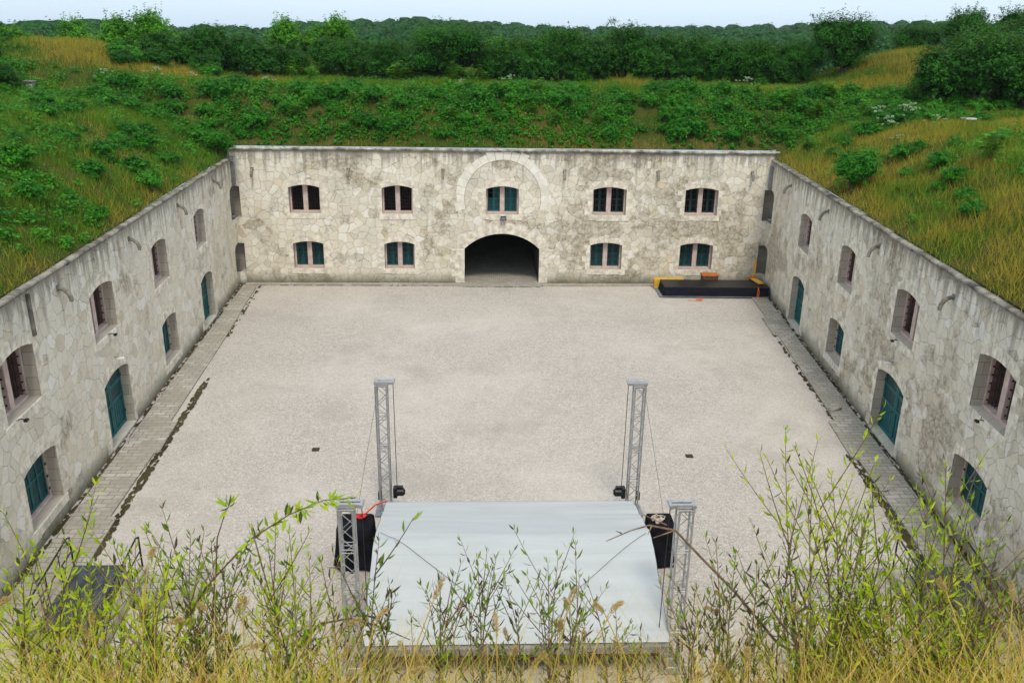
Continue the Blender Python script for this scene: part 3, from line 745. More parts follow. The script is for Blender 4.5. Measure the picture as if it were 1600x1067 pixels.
# ------------------------------------------------------------------ the stage roof and its four towers
def tower(x, y, side, label):
    t = thing('truss_tower', label, 'truss tower', (x, y, 0), 0, 'aluminium truss towers of the stage roof')
    Ht, a = 4.02, .145; ch = MB()
    for sx in (-1, 1):
        for sy_ in (-1, 1): ch.tube([(sx * a, sy_ * a, .06), (sx * a, sy_ * a, Ht)], .024, 8)
    for z0 in (.06, 2.05, 4.0):
        for zz in (z0, ):
            for s in (-1, 1): ch.tube([(-a, s * a, zz), (a, s * a, zz)], .016, 6); ch.tube([(s * a, -a, zz), (s * a, a, zz)], .016, 6)
    for zz in (1.0, 1.08, 2.0, 2.12, 3.0, 3.08):
        for s in (-1, 1): ch.tube([(-a, s * a, zz), (a, s * a, zz)], .012, 6); ch.tube([(s * a, -a, zz), (s * a, a, zz)], .012, 6)
    ch.build('truss_chords', M_ALU, t)
    br = MB(); nseg = 13; dz = (Ht - .1) / nseg
    for k in range(nseg):
        z0, z1 = .08 + k * dz, .08 + (k + 1) * dz; f = 1 if k % 2 else -1
        for s in (-1, 1): br.tube([(-a * f, s * a, z0), (a * f, s * a, z1)], .010, 5); br.tube([(s * a, -a * f, z0), (s * a, a * f, z1)], .010, 5)
    br.build('truss_braces', M_ALU, t)
    hd = MB(); xs = side
    hd.bbox(-.22 + xs * .08, .22 + xs * .08, -.11, -.03, Ht + .02, Ht + .12, .02); hd.bbox(-.22 + xs * .08, .22 + xs * .08, .03, .11, Ht + .02, Ht + .12, .02)
    hd.bbox(-.18, .18, -.18, .18, Ht, Ht + .018, .005)
    hd.tube([(-.24 + xs * .08, -.14, Ht + .07), (-.24 + xs * .08, .14, Ht + .07)], .045, 10); hd.tube([(.24 + xs * .08, -.14, Ht + .07), (.24 + xs * .08, .14, Ht + .07)], .045, 10)
    hd.build('head_block', M_ALU, t)
    bs = MB(); bs.bbox(-.30, .30, -.30, .30, 0, .06, .01); 
    bs.build('base_plate', M_GREY, t)
    sl = MB(); sl.bbox(-side * .17 - .05, -side * .17 + .05, -.08, .08, .42, .66, .02); sl.build('chain_guide', M_BLACK, t)
    cn = MB(); xa = side * (.24 + .075)
    cn.tube([(xa, 0, Ht + .06), (xa + side * .015, .0, .75)], .010, 5); cn.tube([(-side * .19, -.02, Ht + .05), (-side * .185, -.02, .6)], .010, 5)
    cn.build('hoist_chain', M_IRON, t)
    h = MB(); h.tube([(side * .26, -.02, .66), (side * .52, -.02, .66)], [.12, .12], 12); h.bbox(side * .28 - .06 if side > 0 else side * .28 - .06, side * .28 + .06, -.13, .10, .50, .82, .02)
    h.bbox(side * .40 - .1, side * .40 + .1, -.08, .05, .78, .84, .01)
    h.tube([(side * .50, -.02, .66), (side * .56, -.02, .66)], [.12, .07], 12)
    h.build('hoist_motor', M_BLACK, t)
    return t
tower(-2.66, 22.3, 1, 'tall truss tower at the far left corner of the grey stage roof')
tower(4.50, 22.2, -1, 'tall truss tower at the far right corner of the grey stage roof')
tower(-2.70, 15.76, 1, 'truss tower at the near left corner of the grey stage roof')
tower(4.30, 15.65, -1, 'truss tower at the near right corner of the grey stage roof')

def tarp_mat():
    t = NT('grey_tarpaulin'); P = t.coord(); x = t.xyz(P)
    n1, _ = t.noise(P, .8, 4, .6); v = t.comb(t.math('MULTIPLY', x[0], .35), t.math('MULTIPLY', x[1], 3.0)); n2, _ = t.noise(v, 1.0, 5, .6); n3, _ = t.noise(P, 30, 3, .6)
    c = t.mix(t.step(n2, .35, .7), (.415, .445, .452), (.46, .49, .497)); c = t.mix(t.math('MULTIPLY', t.step(n1, .45, .7), .4), c, (.41, .42, .415))
    # faint stitched seams across the sheet
    sm = t.math('SUBTRACT', 1.0, t.math('MULTIPLY', t.math('ABSOLUTE', t.math('SUBTRACT', t.math('PINGPONG', t.math('ADD', x[1], .25), 1.5), .45)), 34), clamp=True)
    c = t.mix(t.math('MULTIPLY', sm, .26), c, (.30, .31, .32))
    return t.bsdf(c, .65, t.bump(t.math('ADD', t.math('MULTIPLY', n2, .5), t.math('MULTIPLY', n3, .06)), .22, .02), 0, .25)
M_TARP = tarp_mat()
roof = thing('stage_roof', 'pale grey tarpaulin stage roof lowered between four truss towers', 'stage roof', (.85, 18.4, 0), 0)
NU, NV = 70, 90; us = np.linspace(0, 1, NU); vs_ = np.linspace(0, 1, NV)
def roof_pt(u, v):
    # v: 0 back edge, .42 ridge, 1 front edge
    Y = np.where(v < .5, 21.25 + (18.2 - 21.25) * (v / .5), 18.2 + (15.3 - 18.2) * ((v - .5) / .5))
    z = np.where(v < .5, .92 + (1.72 - .92) * (v / .5), 1.72 + (.92 - 1.72) * ((v - .5) / .5))
    z = z - .05 * np.exp(-((v - .5) / .03) ** 2)
    xl_ = -2.53 + .07 * v; xr_ = 4.33 - .19 * v
    x = xl_ + (xr_ - xl_) * u
    z = z - .035 * np.sin(np.clip(np.where(v < .5, v / .5, (v - .5) / .5), 0, 1) * PI) * np.sin(u * PI)
    e = np.minimum(u, 1 - u)
    fold = np.exp(-(e / .10)) * (np.sin(v * 37 + u * 4) * .02 + np.sin(v * 91) * .008)
    z = z + fold + .002 * np.sin(v * 60 + np.sin(u * 9) * 2) + .004 * (vnoise(u * 40, v * 30) - .5)
    return x - .85, Y - 18.4, z
U, Vv = np.meshgrid(us, vs_); px, py, pz = roof_pt(U, Vv)
V = np.stack([px, py, pz], -1).reshape(-1, 3); idx = np.arange(NU * NV).reshape(NV, NU)
F = np.stack([idx[:-1, :-1], idx[1:, :-1], idx[1:, 1:], idx[:-1, 1:]], -1).reshape(-1, 4)
np_mesh('tarpaulin', V, F, M_TARP, roof, True)
# hanging side valances, wrinkled
def valance(name, line, drop, seed, nrm):
    V = []; rg = random.Random(seed); n = len(line)
    for j in range(5):
        for i, p in enumerate(line):
            k = j / 4; w = math.sin(i * .9 + seed) * .03 * k + math.sin(i * 2.3) * .015 * k
            q = p + Vector(nrm) * (w + .01 + .03 * k) - Vector((0, 0, drop(i / (n - 1)) * k)); V.append(tuple(q))
    F = [(j * n + i, j * n + i + 1, (j + 1) * n + i + 1, (j + 1) * n + i) for j in range(4) for i in range(n - 1)]
    np_mesh(name, V, F, M_TARP, roof, True)
def rl(u): 
    a, b, c = roof_pt(np.full(60, u), np.linspace(0, 1, 60)); return [Vector(q) for q in zip(a, b, c)]
valance('side_flap', rl(0.0), lambda k: .30 + .25 * (1 - abs(k - .5) * 2), 1, (-1, 0, 0))
valance('side_flap', rl(1.0), lambda k: .30 + .25 * (1 - abs(k - .5) * 2), 2, (1, 0, 0))
a, b, c = roof_pt(np.linspace(0, 1, 60), np.full(60, 0.0)); valance('side_flap', [Vector(q) for q in zip(a, b, c)], lambda k: .3, 3, (0, 1, 0))
m = MB(); 
for (x0, x1) in ((-3.30, 3.28),): m.bbox(x0, x1, -3.20, -3.06, .70, .885, .02)
m.bbox(-3.3, -3.18, -3.05, 2.7, .62, .80, .02); m.bbox(3.18, 3.3, -3.05, 2.7, .62, .80, .02); m.bbox(-3.17, 3.17, 2.6, 2.72, .62, .80, .02)
m.build('edge_beam', simple('dusty_beam', (.19, .185, .175), .7, var=.3, scale=3), roof)
m = MB()
for k in range(4): 
    yy = -2.9 + k * 1.7; m.tube([(-3.2, yy, .68), (3.2, yy, .68)], .025, 6)
m.box(-3.15, 3.15, -2.9, 2.5, .38, .5); m.build('stage_deck', simple('deck_wood', (.07, .045, .03), .9, var=.35, scale=2), roof)
for xx in (-2.9, 0, 2.9):
    for yy in (-2.7, 2.3):
        m = MB(); m.tube([(xx, yy, 0), (xx, yy, .38)], .03, 8); m.build('deck_leg', M_ALU, roof)
def rope_on_roof(p0, p1, label):
    pts = []
    for k in range(25):
        q = k / 24; u = p0[0] + (p1[0] - p0[0]) * q; v_ = p0[1] + (p1[1] - p0[1]) * q
        a, b, c = roof_pt(np.array([u]), np.array([v_])); pts.append((a[0] + .85, b[0] + 18.4, c[0] + .035))
    m = MB(); m.tube(pts, .006, 5); tag(m.build('rope', M_ROPE), label, 'rope', 'thin ropes across the stage roof')
rope_on_roof((.015, .44), (.36, .80), 'thin dark rope slanting from the left edge over the grey stage roof')
rope_on_roof((.985, .47), (.69, .79), 'thin dark rope slanting from the right edge over the grey stage roof')

# guy wires from the far towers
def wire(a, b, label):
    m = MB(); m.tube([a, b], .006, 4); tag(m.build('guy_wire', M_ROPE), label, 'wire', 'thin guy wires of the towers')
wire((-2.75, 22.2, 3.95), (-3.15, 19.9, 1.35), 'thin guy wire from the far left truss tower down to the black draped stack')
wire((4.62, 22.1, 3.95), (4.9, 19.9, 1.30), 'thin guy wire from the far right truss tower down to the black draped stack')

# speaker stacks under black cloth
def draped(name, x0, x1, y0, y1, h, label, seed, flare):
    t = thing(name, label, 'draped stack', ((x0 + x1) / 2, (y0 + y1) / 2, 0), 0)
    w, d = (x1 - x0) / 2, (y1 - y0) / 2; n = 64; V = []; rg = random.Random(seed); ph = [rg.uniform(0, 6) for _ in range(4)]
    rows = [(0, h + .015), (.6, h + .02), (.97, h + .01), (1.0, h - .02), (1.03, h * .8), (1.06, h * .5), (1.10, h * .22), (1.15, .02)]
    for r_, z in rows:
        for i in range(n):
            a = 2 * PI * i / n; ca, sa = math.cos(a), math.sin(a)
            k = 1 / max(abs(ca), abs(sa)); k = min(k, 1.32)
            hang = max(0, (h - z) / h)
            wob = 1 + hang * flare * (.05 * math.sin(7 * a + ph[0]) + .04 * math.sin(13 * a + ph[1]) + .03 * math.sin(3 * a + ph[2]))
            zz = z + (.06 * math.sin(5 * a + ph[3]) * flare if r_ == 1.15 else 0)
            V.append((ca * k * w * r_ * wob, sa * k * d * r_ * wob, max(.005, zz)))
    F = [(j * n + i, j * n + (i + 1) % n, (j + 1) * n + (i + 1) % n, (j + 1) * n + i) for j in range(len(rows) - 1) for i in range(n)]
    np_mesh('cloth_cover', V, F, M_CLOTH, t, True)
    m = MB(); m.bbox(-w * .95, w * .95, -d * .95, d * .95, .02, h - .01, .02); m.build('speaker_case', M_BLACK, t)
    return t
draped('draped_speaker', -3.62, -2.72, 19.35, 20.15, 1.22, 'speaker stack under a flaring black cloth left of the stage roof', 1, 1.7)
draped('draped_speaker', 4.46, 5.14, 19.40, 20.10, 1.20, 'speaker stack under a straight black cloth right of the stage roof', 2, .4)
# red strap bundle and the small kit lying on the stacks
m = MB(); rr = random.Random(3)
m.tube([(-2.52, 21.2, .98), (-2.75, 20.6, 1.22), (-2.95, 20.0, 1.30)], .022, 6)
pts = []
for k in range(60):
    a = k * .7; pts.append((-3.05 + math.cos(a) * rr.uniform(.05, .17), 19.9 + math.sin(a) * rr.uniform(.04, .14), 1.26 + rr.uniform(0, .07)))
m.tube(pts, .014, 5); tag(m.build('ratchet_strap', M_RED), 'red strap bundled on the left black draped stack', 'strap')
m = MB(); pts = []
for k in range(46):
    a = k * .8; pts.append((4.72 + math.cos(a) * rr.uniform(.05, .20), 19.7 + math.sin(a) * rr.uniform(.05, .2), 1.25 + rr.uniform(0, .09)))
m.tube(pts, .014, 5); m.bbox(4.62, 4.72, 19.5, 19.62, 1.24, 1.31, .015); tag(m.build('cable_bundle', simple('pale_cable', (.5, .42, .36), .6, var=.3, scale=8)), 'pale cable bundle lying on the right black draped stack', 'cable')

# drain grates in the gravel
for (x, y, lab) in ((-5.41, 26.3, 'small rusty drain grate in the gravel left of the towers'), (7.04, 25.72, 'small rusty drain grate in the gravel right of the towers')):
    t = thing('drain_grate', lab, 'drain grate', (x, y, 0)); t.scale = (.68, .6, 1)
    m = MB(); m.bbox(-.17, .17, -.17, -.13, -.02, .016, .004); m.bbox(-.17, .17, .13, .17, -.02, .016, .004); m.bbox(-.17, -.13, -.13, .13, -.02, .016, .004); m.bbox(.13, .17, -.13, .13, -.02, .016, .004); m.build('rim', M_IRON, t)
    m = MB()
    for k in range(6): m.box(-.12 + k * .045, -.10 + k * .045, -.13, .13, -.02, .012)
    m.build('bars', M_BARK, t)
    m = MB(); m.box(-.13, .13, -.13, .13, -.012, .004); m.build('pit', M_DARK, t)

# ------------------------------------------------------------------ low black platform in the far right corner
plat = thing('platform', 'low platform with black cloth skirt against the right end of the back wall', 'platform', (12.7, 44.6, 0), R(-1.2))
m = MB(); m.bbox(-2.80, 2.78, -.72, .75, .50, .56, .015); m.build('deck', M_BLACK, plat)
n = 120; V = []
path = [(-2.78, .70), (-2.78, -.70), (2.76, -.70)]
pl = []
for a, b in zip(path[:-1], path[1:]):
    L = math.hypot(b[0] - a[0], b[1] - a[1]); k = max(8, int(L / .05))
    for i in range(k): pl.append((a[0] + (b[0] - a[0]) * i / k, a[1] + (b[1] - a[1]) * i / k, (b[1] - a[1]) / L, -(b[0] - a[0]) / L))
pl.append((2.76, -.70, 0, -1)); n = len(pl)
for j in range(5):
    for i, p in enumerate(pl):
        w = .012 + j * .022 + .012 * math.sin(i * .55) * j / 4; nx, ny = (-1, 0) if p[2] != 0 and abs(p[2]) > .5 else (0, -1)
        V.append((p[0] + nx * w, p[1] + ny * w, .56 - .52 * j / 4))
F = [(j * n + i, (j + 1) * n + i, (j + 1) * n + i + 1, j * n + i + 1) for j in range(4) for i in range(n - 1)]
np_mesh('skirt', V, F, simple('navy_cloth', (.010, .011, .018), .9, var=.3, scale=4, spec=.1), plat, True)
m = MB(); m.tube([(-2.9, -.85, .07), (2.8, -.85, .07)], .02, 6); m.build('kerb_rail', M_ZINC, plat)
m = MB(); m.bbox(-3.05, -2.78, -.75, 1.0, .0, .05, .01); m.build('foot_board', M_GREY, plat)
t = thing('bench', 'long yellow topped bench against the back wall behind the black platform', 'bench', (10.45, 45.75, 0))
m = MB(); m.bbox(-.82, .82, -.26, .26, .42, .52, .01); m.bbox(-.82, .82, -.27, -.24, .05, .43, .005); m.build('bench_top', M_YEL, t)
m = MB(); m.bbox(-.75, -.65, -.2, .2, 0, .42, .01); m.bbox(.65, .75, -.2, .2, 0, .42, .01); m.build('leg', M_BLACK, t)
t = thing('crate', 'orange brown wooden crate standing behind the black platform below the window', 'crate', (12.72, 45.75, 0))
m = MB(); m.bbox(-.42, .42, -.28, .28, .02, .70, .015); m.build('crate_body', M_BARK, t); m = MB(); m.bbox(-.46, .46, -.31, .31, .70, .78, .015); m.build('lid', M_ORA, t)
t = thing('bench', 'short yellow bench with orange end in the far right corner', 'bench', (15.1, 44.9, .0), R(98))
m = MB(); m.bbox(-.55, .45, -.17, .17, .60, .66, .01); m.build('bench_top', M_YEL, t)
m = MB(); m.bbox(.452, .75, -.22, .22, .60, .69, .01); m.build('bench_end', M_ORA, t)
m = MB(); m.bbox(-.5, -.4, -.15, .15, 0, .6, .01); m.bbox(.55, .65, -.18, .18, 0, .6, .01); m.build('leg', M_BLACK, t)
m = MB(); m.tube([(14.85, 43.82, .575), (14.83, 43.74, .30), (14.72, 43.5, .03), (14.5, 43.3, .012)], .016, 6); m.tube([(14.87, 43.82, .575), (14.90, 43.72, .3), (14.86, 43.66, .05)], .016, 6)
tag(m.build('cable', M_ORANGE), 'orange cable hanging down the front of the black platform', 'cable')
m = MB(); pts = [(11.0, 43.35, .012), (11.35, 43.3, .012), (11.6, 43.38, .02)]
rr = random.Random(8)
for k in range(30): a = k * .75; pts.append((11.65 + math.cos(a) * rr.uniform(.05, .2), 43.34 + math.sin(a) * rr.uniform(.03, .12), .015 + rr.uniform(0, .09)))
m.tube(pts, .014, 5); tag(m.build('cable', M_ORANGE), 'orange cable coiled on the gravel before the black platform', 'cable')
m = MB(); m.bbox(15.2, 15.26, 45.75, 45.95, .62, 1.55, .01); tag(m.build('plank', M_YEL), 'yellow plank leaning upright in the lower right corner niche', 'plank')
m = MB(); m.bbox(-.26, .26, -.12, .12, 0, .08, .02, mat=Matrix.Translation((13.35, 29.3, .05)) @ Matrix.Rotation(R(25), 4, 'Z')); tag(m.build('stone_block', M_COPE_B), 'loose flat stone lying on the right pavement', 'stone')

# ------------------------------------------------------------------ cellar steps with handrails, half hidden by plants
def cellar(x, y, rz, label, flip):
    t = thing('cellar_steps', label, 'steps', (x, y, 0), rz)
    for q in (-.85, .85): m = MB(); m.bbox(q - .1, q + .1, -2.6, .3, 0, .34, .03); m.build('side_wall', M_NICHE, t)
    m = MB()
    for k in range(6): m.bbox(-.74, .74, -.42 * (k + 1), -.42 * k, .02, .30 - .045 * k, .01)
    m.build('treads', M_NICHE, t)
    for s in (-1, 1):
        m = MB(); xx = s * .85
        m.tube([(xx, .25, .34), (xx, .25, 1.2), (xx, .1, 1.25), (xx, -2.3, .85), (xx, -2.5, .8), (xx, -2.5, .34)], .024, 7)
        m.tube([(xx, .25, .8), (xx, -2.5, .55)], .018, 6)
        for yy in (-.4, -1.1, -1.8): m.tube([(xx, yy, .34), (xx, yy, 1.17 + (yy) * .17)], .016, 6)
        m.build('handrail', M_IRON, t)
    m = MB(); q = Matrix.Translation((0, -1.1, .42)) @ Matrix.Rotation(R(9), 4, 'X'); m.bbox(-.62, .62, -1.1, 1.0, .0, .07, .02, mat=q); m.build('hatch', simple('dark_hatch', (.045, .05, .06), .6, var=.4, scale=4), t)
    return t
cellar(-9.35, 18.9, 0, 'dark railed cellar steps at the near end of the left pavement', 1)
cellar(11.55, 18.5, 0, 'dark railed cellar steps at the near end of the right pavement', -1)

# ------------------------------------------------------------------ terrain on top of the wings
def smax(a, b, k=.8):
    h = np.clip(.5 + .5 * (a - b) / k, 0, 1); return b + (a - b) * h + k * h * (1 - h)
def bankprof(d, h0, slope, crest):
    d = np.asarray(d, float); x = h0 + .045 + slope * np.maximum(d, 0) + np.minimum(d, 0) * 2
    k = .9; h = np.clip(.5 + .5 * (crest - x) / k, 0, 1); z = crest + (x - crest) * h - k * h * (1 - h)
    w = np.clip(d / 1.5, 0, 1)
    return np.where(d < 1.5, x * (1 - w) + z * w, z)
nL = np.array([-dirL.y, dirL.x]) * -1; nL = np.array([-1.0, -.0465]) / math.hypot(1, .0465)
nR = np.array([1.0, -.0934]) / math.hypot(1, .0934)
def sided(x, y):
    dl = (x - XL) * nL[0] + (y - YB) * nL[1]; dr = (x - XR) * nR[0] + (y - YB) * nR[1]; return dl, dr
def terrain(x, y):
    x = np.asarray(x, float); y = np.asarray(y, float); dl, dr = sided(x, y); db = y - YB
    zb = bankprof(db, HB, .64, 9.92 + .2 * (fbm(x, y, .09, 2) - .5))
    zl = bankprof(dl, HL, .50, 9.35) + .045 * np.clip(dl - 5, 0, 25); zr = bankprof(dr, HR, .50, 9.3) + .03 * np.clip(dr - 5, 0, 25)
    z = np.where(db > 0, smax(np.where(dl > 0, zl, -9), zb, .7), zl); z = np.where((db > 0) & (dr > 0), smax(zr, zb, .7), z)
    z = np.where((db <= 0) & (dr > dl), zr, z)
    g = lambda cx, cy_, rx, ry: np.exp(-((x - cx) / rx) ** 2 - ((y - cy_) / ry) ** 2)
    z = z + 2.1 * g(-25, 57, 6, 5) + 1.2 * g(-34, 50, 8, 8) + 1.7 * g(27.5, 59, 4.5, 4.5) + 1.8 * g(34, 56, 6, 6) + 1.3 * g(-10, 66, 9, 4)
    dmin = np.maximum(np.maximum(dl, dr), db)
    w = np.clip(dmin / 2.5, 0, 1); z = z + w * (  .50 * (fbm(x, y, .22, 1) - .5) + .42 * (fbm(x, y, .7, 4) - .5))
    far = np.clip((dmin - 22) / 45, 0, 1); far = far * far * (3 - 2 * far)
    plain = 6.3 + 1.5 * (fbm(x, y, .01, 6) - .5) + 5.5 * np.clip((x - 20) / 160, 0, 1) * np.clip((dmin - 40) / 160, 0, 1) + 2.2 * np.exp(-((x + 10) / 50) ** 2) * np.clip((dmin - 60) / 120, 0, 1)
    return z * (1 - far) + plain * far
# grid that follows the U of the wall tops: (along, outward)
U_pts = [np.array([frontL.x, frontL.y]), np.array([XL, YB]), np.array([XR, YB]), np.array([frontR.x, frontR.y])]
nB = np.array([0, 1.0])
def mitre(a, b): v = a + b; return v / (1 + a @ b)
dirs = [nL, mitre(nL, nB), mitre(nR, nB), nR]
ds = np.concatenate([[.06, .18, .32], np.arange(.6, 26, .5), np.arange(26, 70, 2.2), np.geomspace(70, 1400, 26)])
cols = []
for k, (n_) in enumerate((72, 60, 72)):
    for i in range(n_ + (1 if k == 2 else 0)):
        q = i / n_; cols.append((U_pts[k] * (1 - q) + U_pts[k + 1] * q, dirs[k] * (1 - q) + dirs[k + 1] * q))
B = np.array([c[0] for c in cols]); D = np.array([c[1] for c in cols])
P = B[:, None, :] + D[:, None, :] * ds[None, :, None]
Z = terrain(P[..., 0], P[..., 1]); V = np.concatenate([P, Z[..., None]], -1).reshape(-1, 3)
nc, nd = len(cols), len(ds); idx = np.arange(nc * nd).reshape(nc, nd)
F = np.stack([idx[:-1, :-1], idx[:-1, 1:], idx[1:, 1:], idx[1:, :-1]], -1).reshape(-1, 4)
tag(np_mesh('embankment', V, F, M_SOIL, None, True), kind='structure')
def bank_z(y): y = np.asarray(y, float); return np.where(y < 1.5, 11.62, 11.62 - 1.32 * (y - 1.5))
xs = np.linspace(-22, 24, 93); ys = np.array([-8, -3, 0, .8, 1.3, 1.5, 1.7, 2, 2.4, 2.8, 3.2, 3.6, 4.0, 4.3])
Xg, Yg = np.meshgrid(xs, ys); Zg = bank_z(Yg) + .10 * (fbm(Xg, Yg, 1.2) - .5)
idx = np.arange(Xg.size).reshape(Xg.shape)
tag(np_mesh('foreground_bank', np.stack([Xg, Yg, Zg], -1).reshape(-1, 3), np.stack([idx[:-1, :-1], idx[:-1, 1:], idx[1:, 1:], idx[1:, :-1]], -1).reshape(-1, 4), M_SOIL, None, True), kind='structure')

# ------------------------------------------------------------------ foliage materials
G = lambda *c: c
M_GRASS = leaf_mat('green_grass', [(.026, .100, .004), (.062, .180, .007), (.125, .245, .012), (.25, .30, .022)], scale=.3, trans=.25)
M_DRY = leaf_mat('dry_grass_blades', [(.18, .20, .014), (.30, .26, .022), (.40, .30, .045), (.20, .27, .018)], scale=.35, trans=.25)
M_WEED = leaf_mat('weed_leaves', [(.007, .070, .003), (.017, .145, .005), (.042, .235, .009), (.095, .33, .014)], scale=.6, trans=.25)
M_SHRUB = leaf_mat('shrub_leaves', [(.004, .038, .001), (.010, .078, .002), (.022, .135, .004), (.045, .195, .007)], scale=.35, trans=.18)
M_SHRUBL = leaf_mat('pale_shrub_leaves', [(.018, .125, .003), (.045, .21, .006), (.085, .29, .01), (.14, .36, .016)], scale=.5, trans=.28)
M_FAR = leaf_mat('wood_leaves', [(.009, .045, .013), (.016, .070, .019), (.028, .105, .027), (.048, .14, .036)], scale=.06, trans=.1)
M_FARC = mottle_mat('wood_mass', [(.006, .030, .009), (.012, .055, .015), (.026, .10, .025), (.045, .135, .034)], 1.7)
M_SHRUBC = mottle_mat('shrub_mass', [(.003, .026, .001), (.006, .05, .002), (.016, .10, .004), (.034, .16, .006)], 8)
M_SHRUBLC = mottle_mat('pale_shrub_mass', [(.012, .08, .002), (.03, .14, .004), (.06, .22, .008), (.11, .30, .013)], 8)
M_WEEDC = mottle_mat('weed_mass', [(.005, .045, .002), (.012, .10, .004), (.030, .18, .007), (.07, .26, .012)], 11)
M_SHOOT = leaf_mat('shoot_leaves', [(.17, .28, .008), (.30, .44, .012), (.45, .55, .02), (.60, .58, .03)], dry=(.045, .06, .025), dry_amt=.10, scale=2.5, trans=.35)
M_SHOOTD = leaf_mat('dull_shoot_leaves', [(.06, .12, .014), (.13, .22, .018), (.24, .35, .024), (.38, .44, .035)], dry=(.05, .04, .025), dry_amt=.22, scale=2.5, trans=.3)
M_STEM = simple('stem_bark', (.13, .075, .05), .8, var=.4, scale=30)
M_TWIG = simple('twig_bark', (.19, .13, .08), .9, var=.4, scale=30)
M_STRAW = leaf_mat('straw', [(.34, .22, .025), (.52, .36, .05), (.62, .46, .11), (.36, .34, .035)], scale=3, trans=.2)
M_SEED = leaf_mat('seed_heads', [(.40, .27, .09), (.52, .37, .15), (.60, .46, .22)], scale=8, trans=.25)
M_FLOWER = leaf_mat('white_flowers', [(.24, .36, .18), (.38, .47, .31), (.55, .60, .48)], scale=1, trans=.2)

def rand_unit(n, rg):
    v = rg.normal(size=(n, 3)); return v / np.linalg.norm(v, axis=1, keepdims=True)
def leaf_quads(C, A, S, Lw, Ww):
    """diamond leaves: centre C, long axis A, side axis S (unit), lengths and widths"""
    a = A * (Lw[:, None] / 2); s = S * (Ww[:, None] / 2)
    V = np.stack([C - a, C + s - a * .1, C + a, C - s - a * .1], 1).reshape(-1, 3)
    return V, np.arange(len(V)).reshape(-1, 4)
def ortho(A, rg, up=None):
    r = rand_unit(len(A), rg) if up is None else up
    s = np.cross(A, r); n = np.linalg.norm(s, axis=1, keepdims=True); return s / np.maximum(n, 1e-6)

def faced(N, rg, spread=.55):
    """long and side axes of leaves whose faces look along N, loosely"""
    N = N + rand_unit(len(N), rg) * spread; N /= np.linalg.norm(N, axis=1, keepdims=True)
    A = np.cross(N, rand_unit(len(N), rg)); A /= np.maximum(np.linalg.norm(A, axis=1, keepdims=True), 1e-6)
    return A, np.cross(N, A)
UP = np.array([0, 0, 1.0])
def grass_blades(x, y, z, h, w, lean, rg):
    n = len(x); az_ = rg.uniform(0, 2 * PI, n); tx = np.cos(az_ + 1.57) * w / 2; ty = np.sin(az_ + 1.57) * w / 2
    lx = rg.normal(size=n) * lean * h; ly = rg.normal(size=n) * lean * h
    V = np.stack([np.stack([x - tx, y - ty, z - .03], -1), np.stack([x + tx, y + ty, z - .03], -1), np.stack([x + lx, y + ly, z + h], -1)], 1).reshape(-1, 3)
    return V, np.arange(3 * n).reshape(-1, 3)

# sample the banks in world space
def sample_bank(n, rg, dmax=24):
    """random points outside the wall tops within dmax, on the three banks"""
    x = rg.uniform(-50, 54, n); y = rg.uniform(8, YB + dmax, n); dl, dr = sided(x, y); db = y - YB
    dm = np.maximum(np.maximum(dl, dr), db)
    keep = (dm > .02) & (dm < dmax * (1 + .6 * (np.abs(x) > 14)))
    keep &= rg.random(n) < np.clip(1.25 - dm / 30, .25, 1)
    return x[keep], y[keep], dm[keep], dl[keep], dr[keep], db[keep]
def dryness(x, y, dl, dr, db):
    w = fbm(x, y, .16, 11) * .7 + fbm(x, y, .7, 12) * .3
    reg = np.where(db > 0, -.06 + .07 * np.exp(-((db - 8) / 2.2) ** 2) - .10 * np.exp(-((db - 3) / 3.0) ** 2), np.where(dr > dl, .07, -.035))
    mound = np.exp(-((x + 25) / 7) ** 2 - ((y - 56) / 6) ** 2) + np.exp(-((x - 26) / 7) ** 2 - ((y - 57) / 6) ** 2)
    edge_ = .13 * np.exp(-np.maximum(np.maximum(dl, dr), db) / .7)
    return w + reg + .34 * np.clip(mound, 0, 1) + edge_ 
rg = np.random.default_rng(21)
x, y, dm, dl, dr, db = sample_bank(1250000, rg); k = rg.random(len(x)) < np.where((db > .3) & (db < 6), .45, 1.0); x, y, dm, dl, dr, db = (q[k] for q in (x, y, dm, dl, dr, db)); dv = dryness(x, y, dl, dr, db) + rg.normal(size=len(x)) * .06
isdry = dv > .60
z = terrain(x, y); hh = .80 * (.08 + .30 * fbm(x, y, .5, 14) + .26 * np.clip(fbm(x, y, 1.9, 15) * 2 - .6, 0, 1) + .10 * rg.random(len(x))) * np.clip(dm / 1.0 + .45, .45, 1)
k = ~isdry; V, F = grass_blades(x[k], y[k], z[k], hh[k], rg.uniform(.014, .032, k.sum()), .45, rg)
tag(np_mesh('grass', V, F, M_GRASS), 'green grass covering the earth banks on top of the fort', 'grass', kind='stuff')
k = isdry; V, F = grass_blades(x[k], y[k], z[k], hh[k] * 1.15, rg.uniform(.013, .028, k.sum()), .4, rg)
tag(np_mesh('dry_grass', V, F, M_DRY), 'dry golden grass in patches on the earth banks', 'dry grass', kind='stuff')

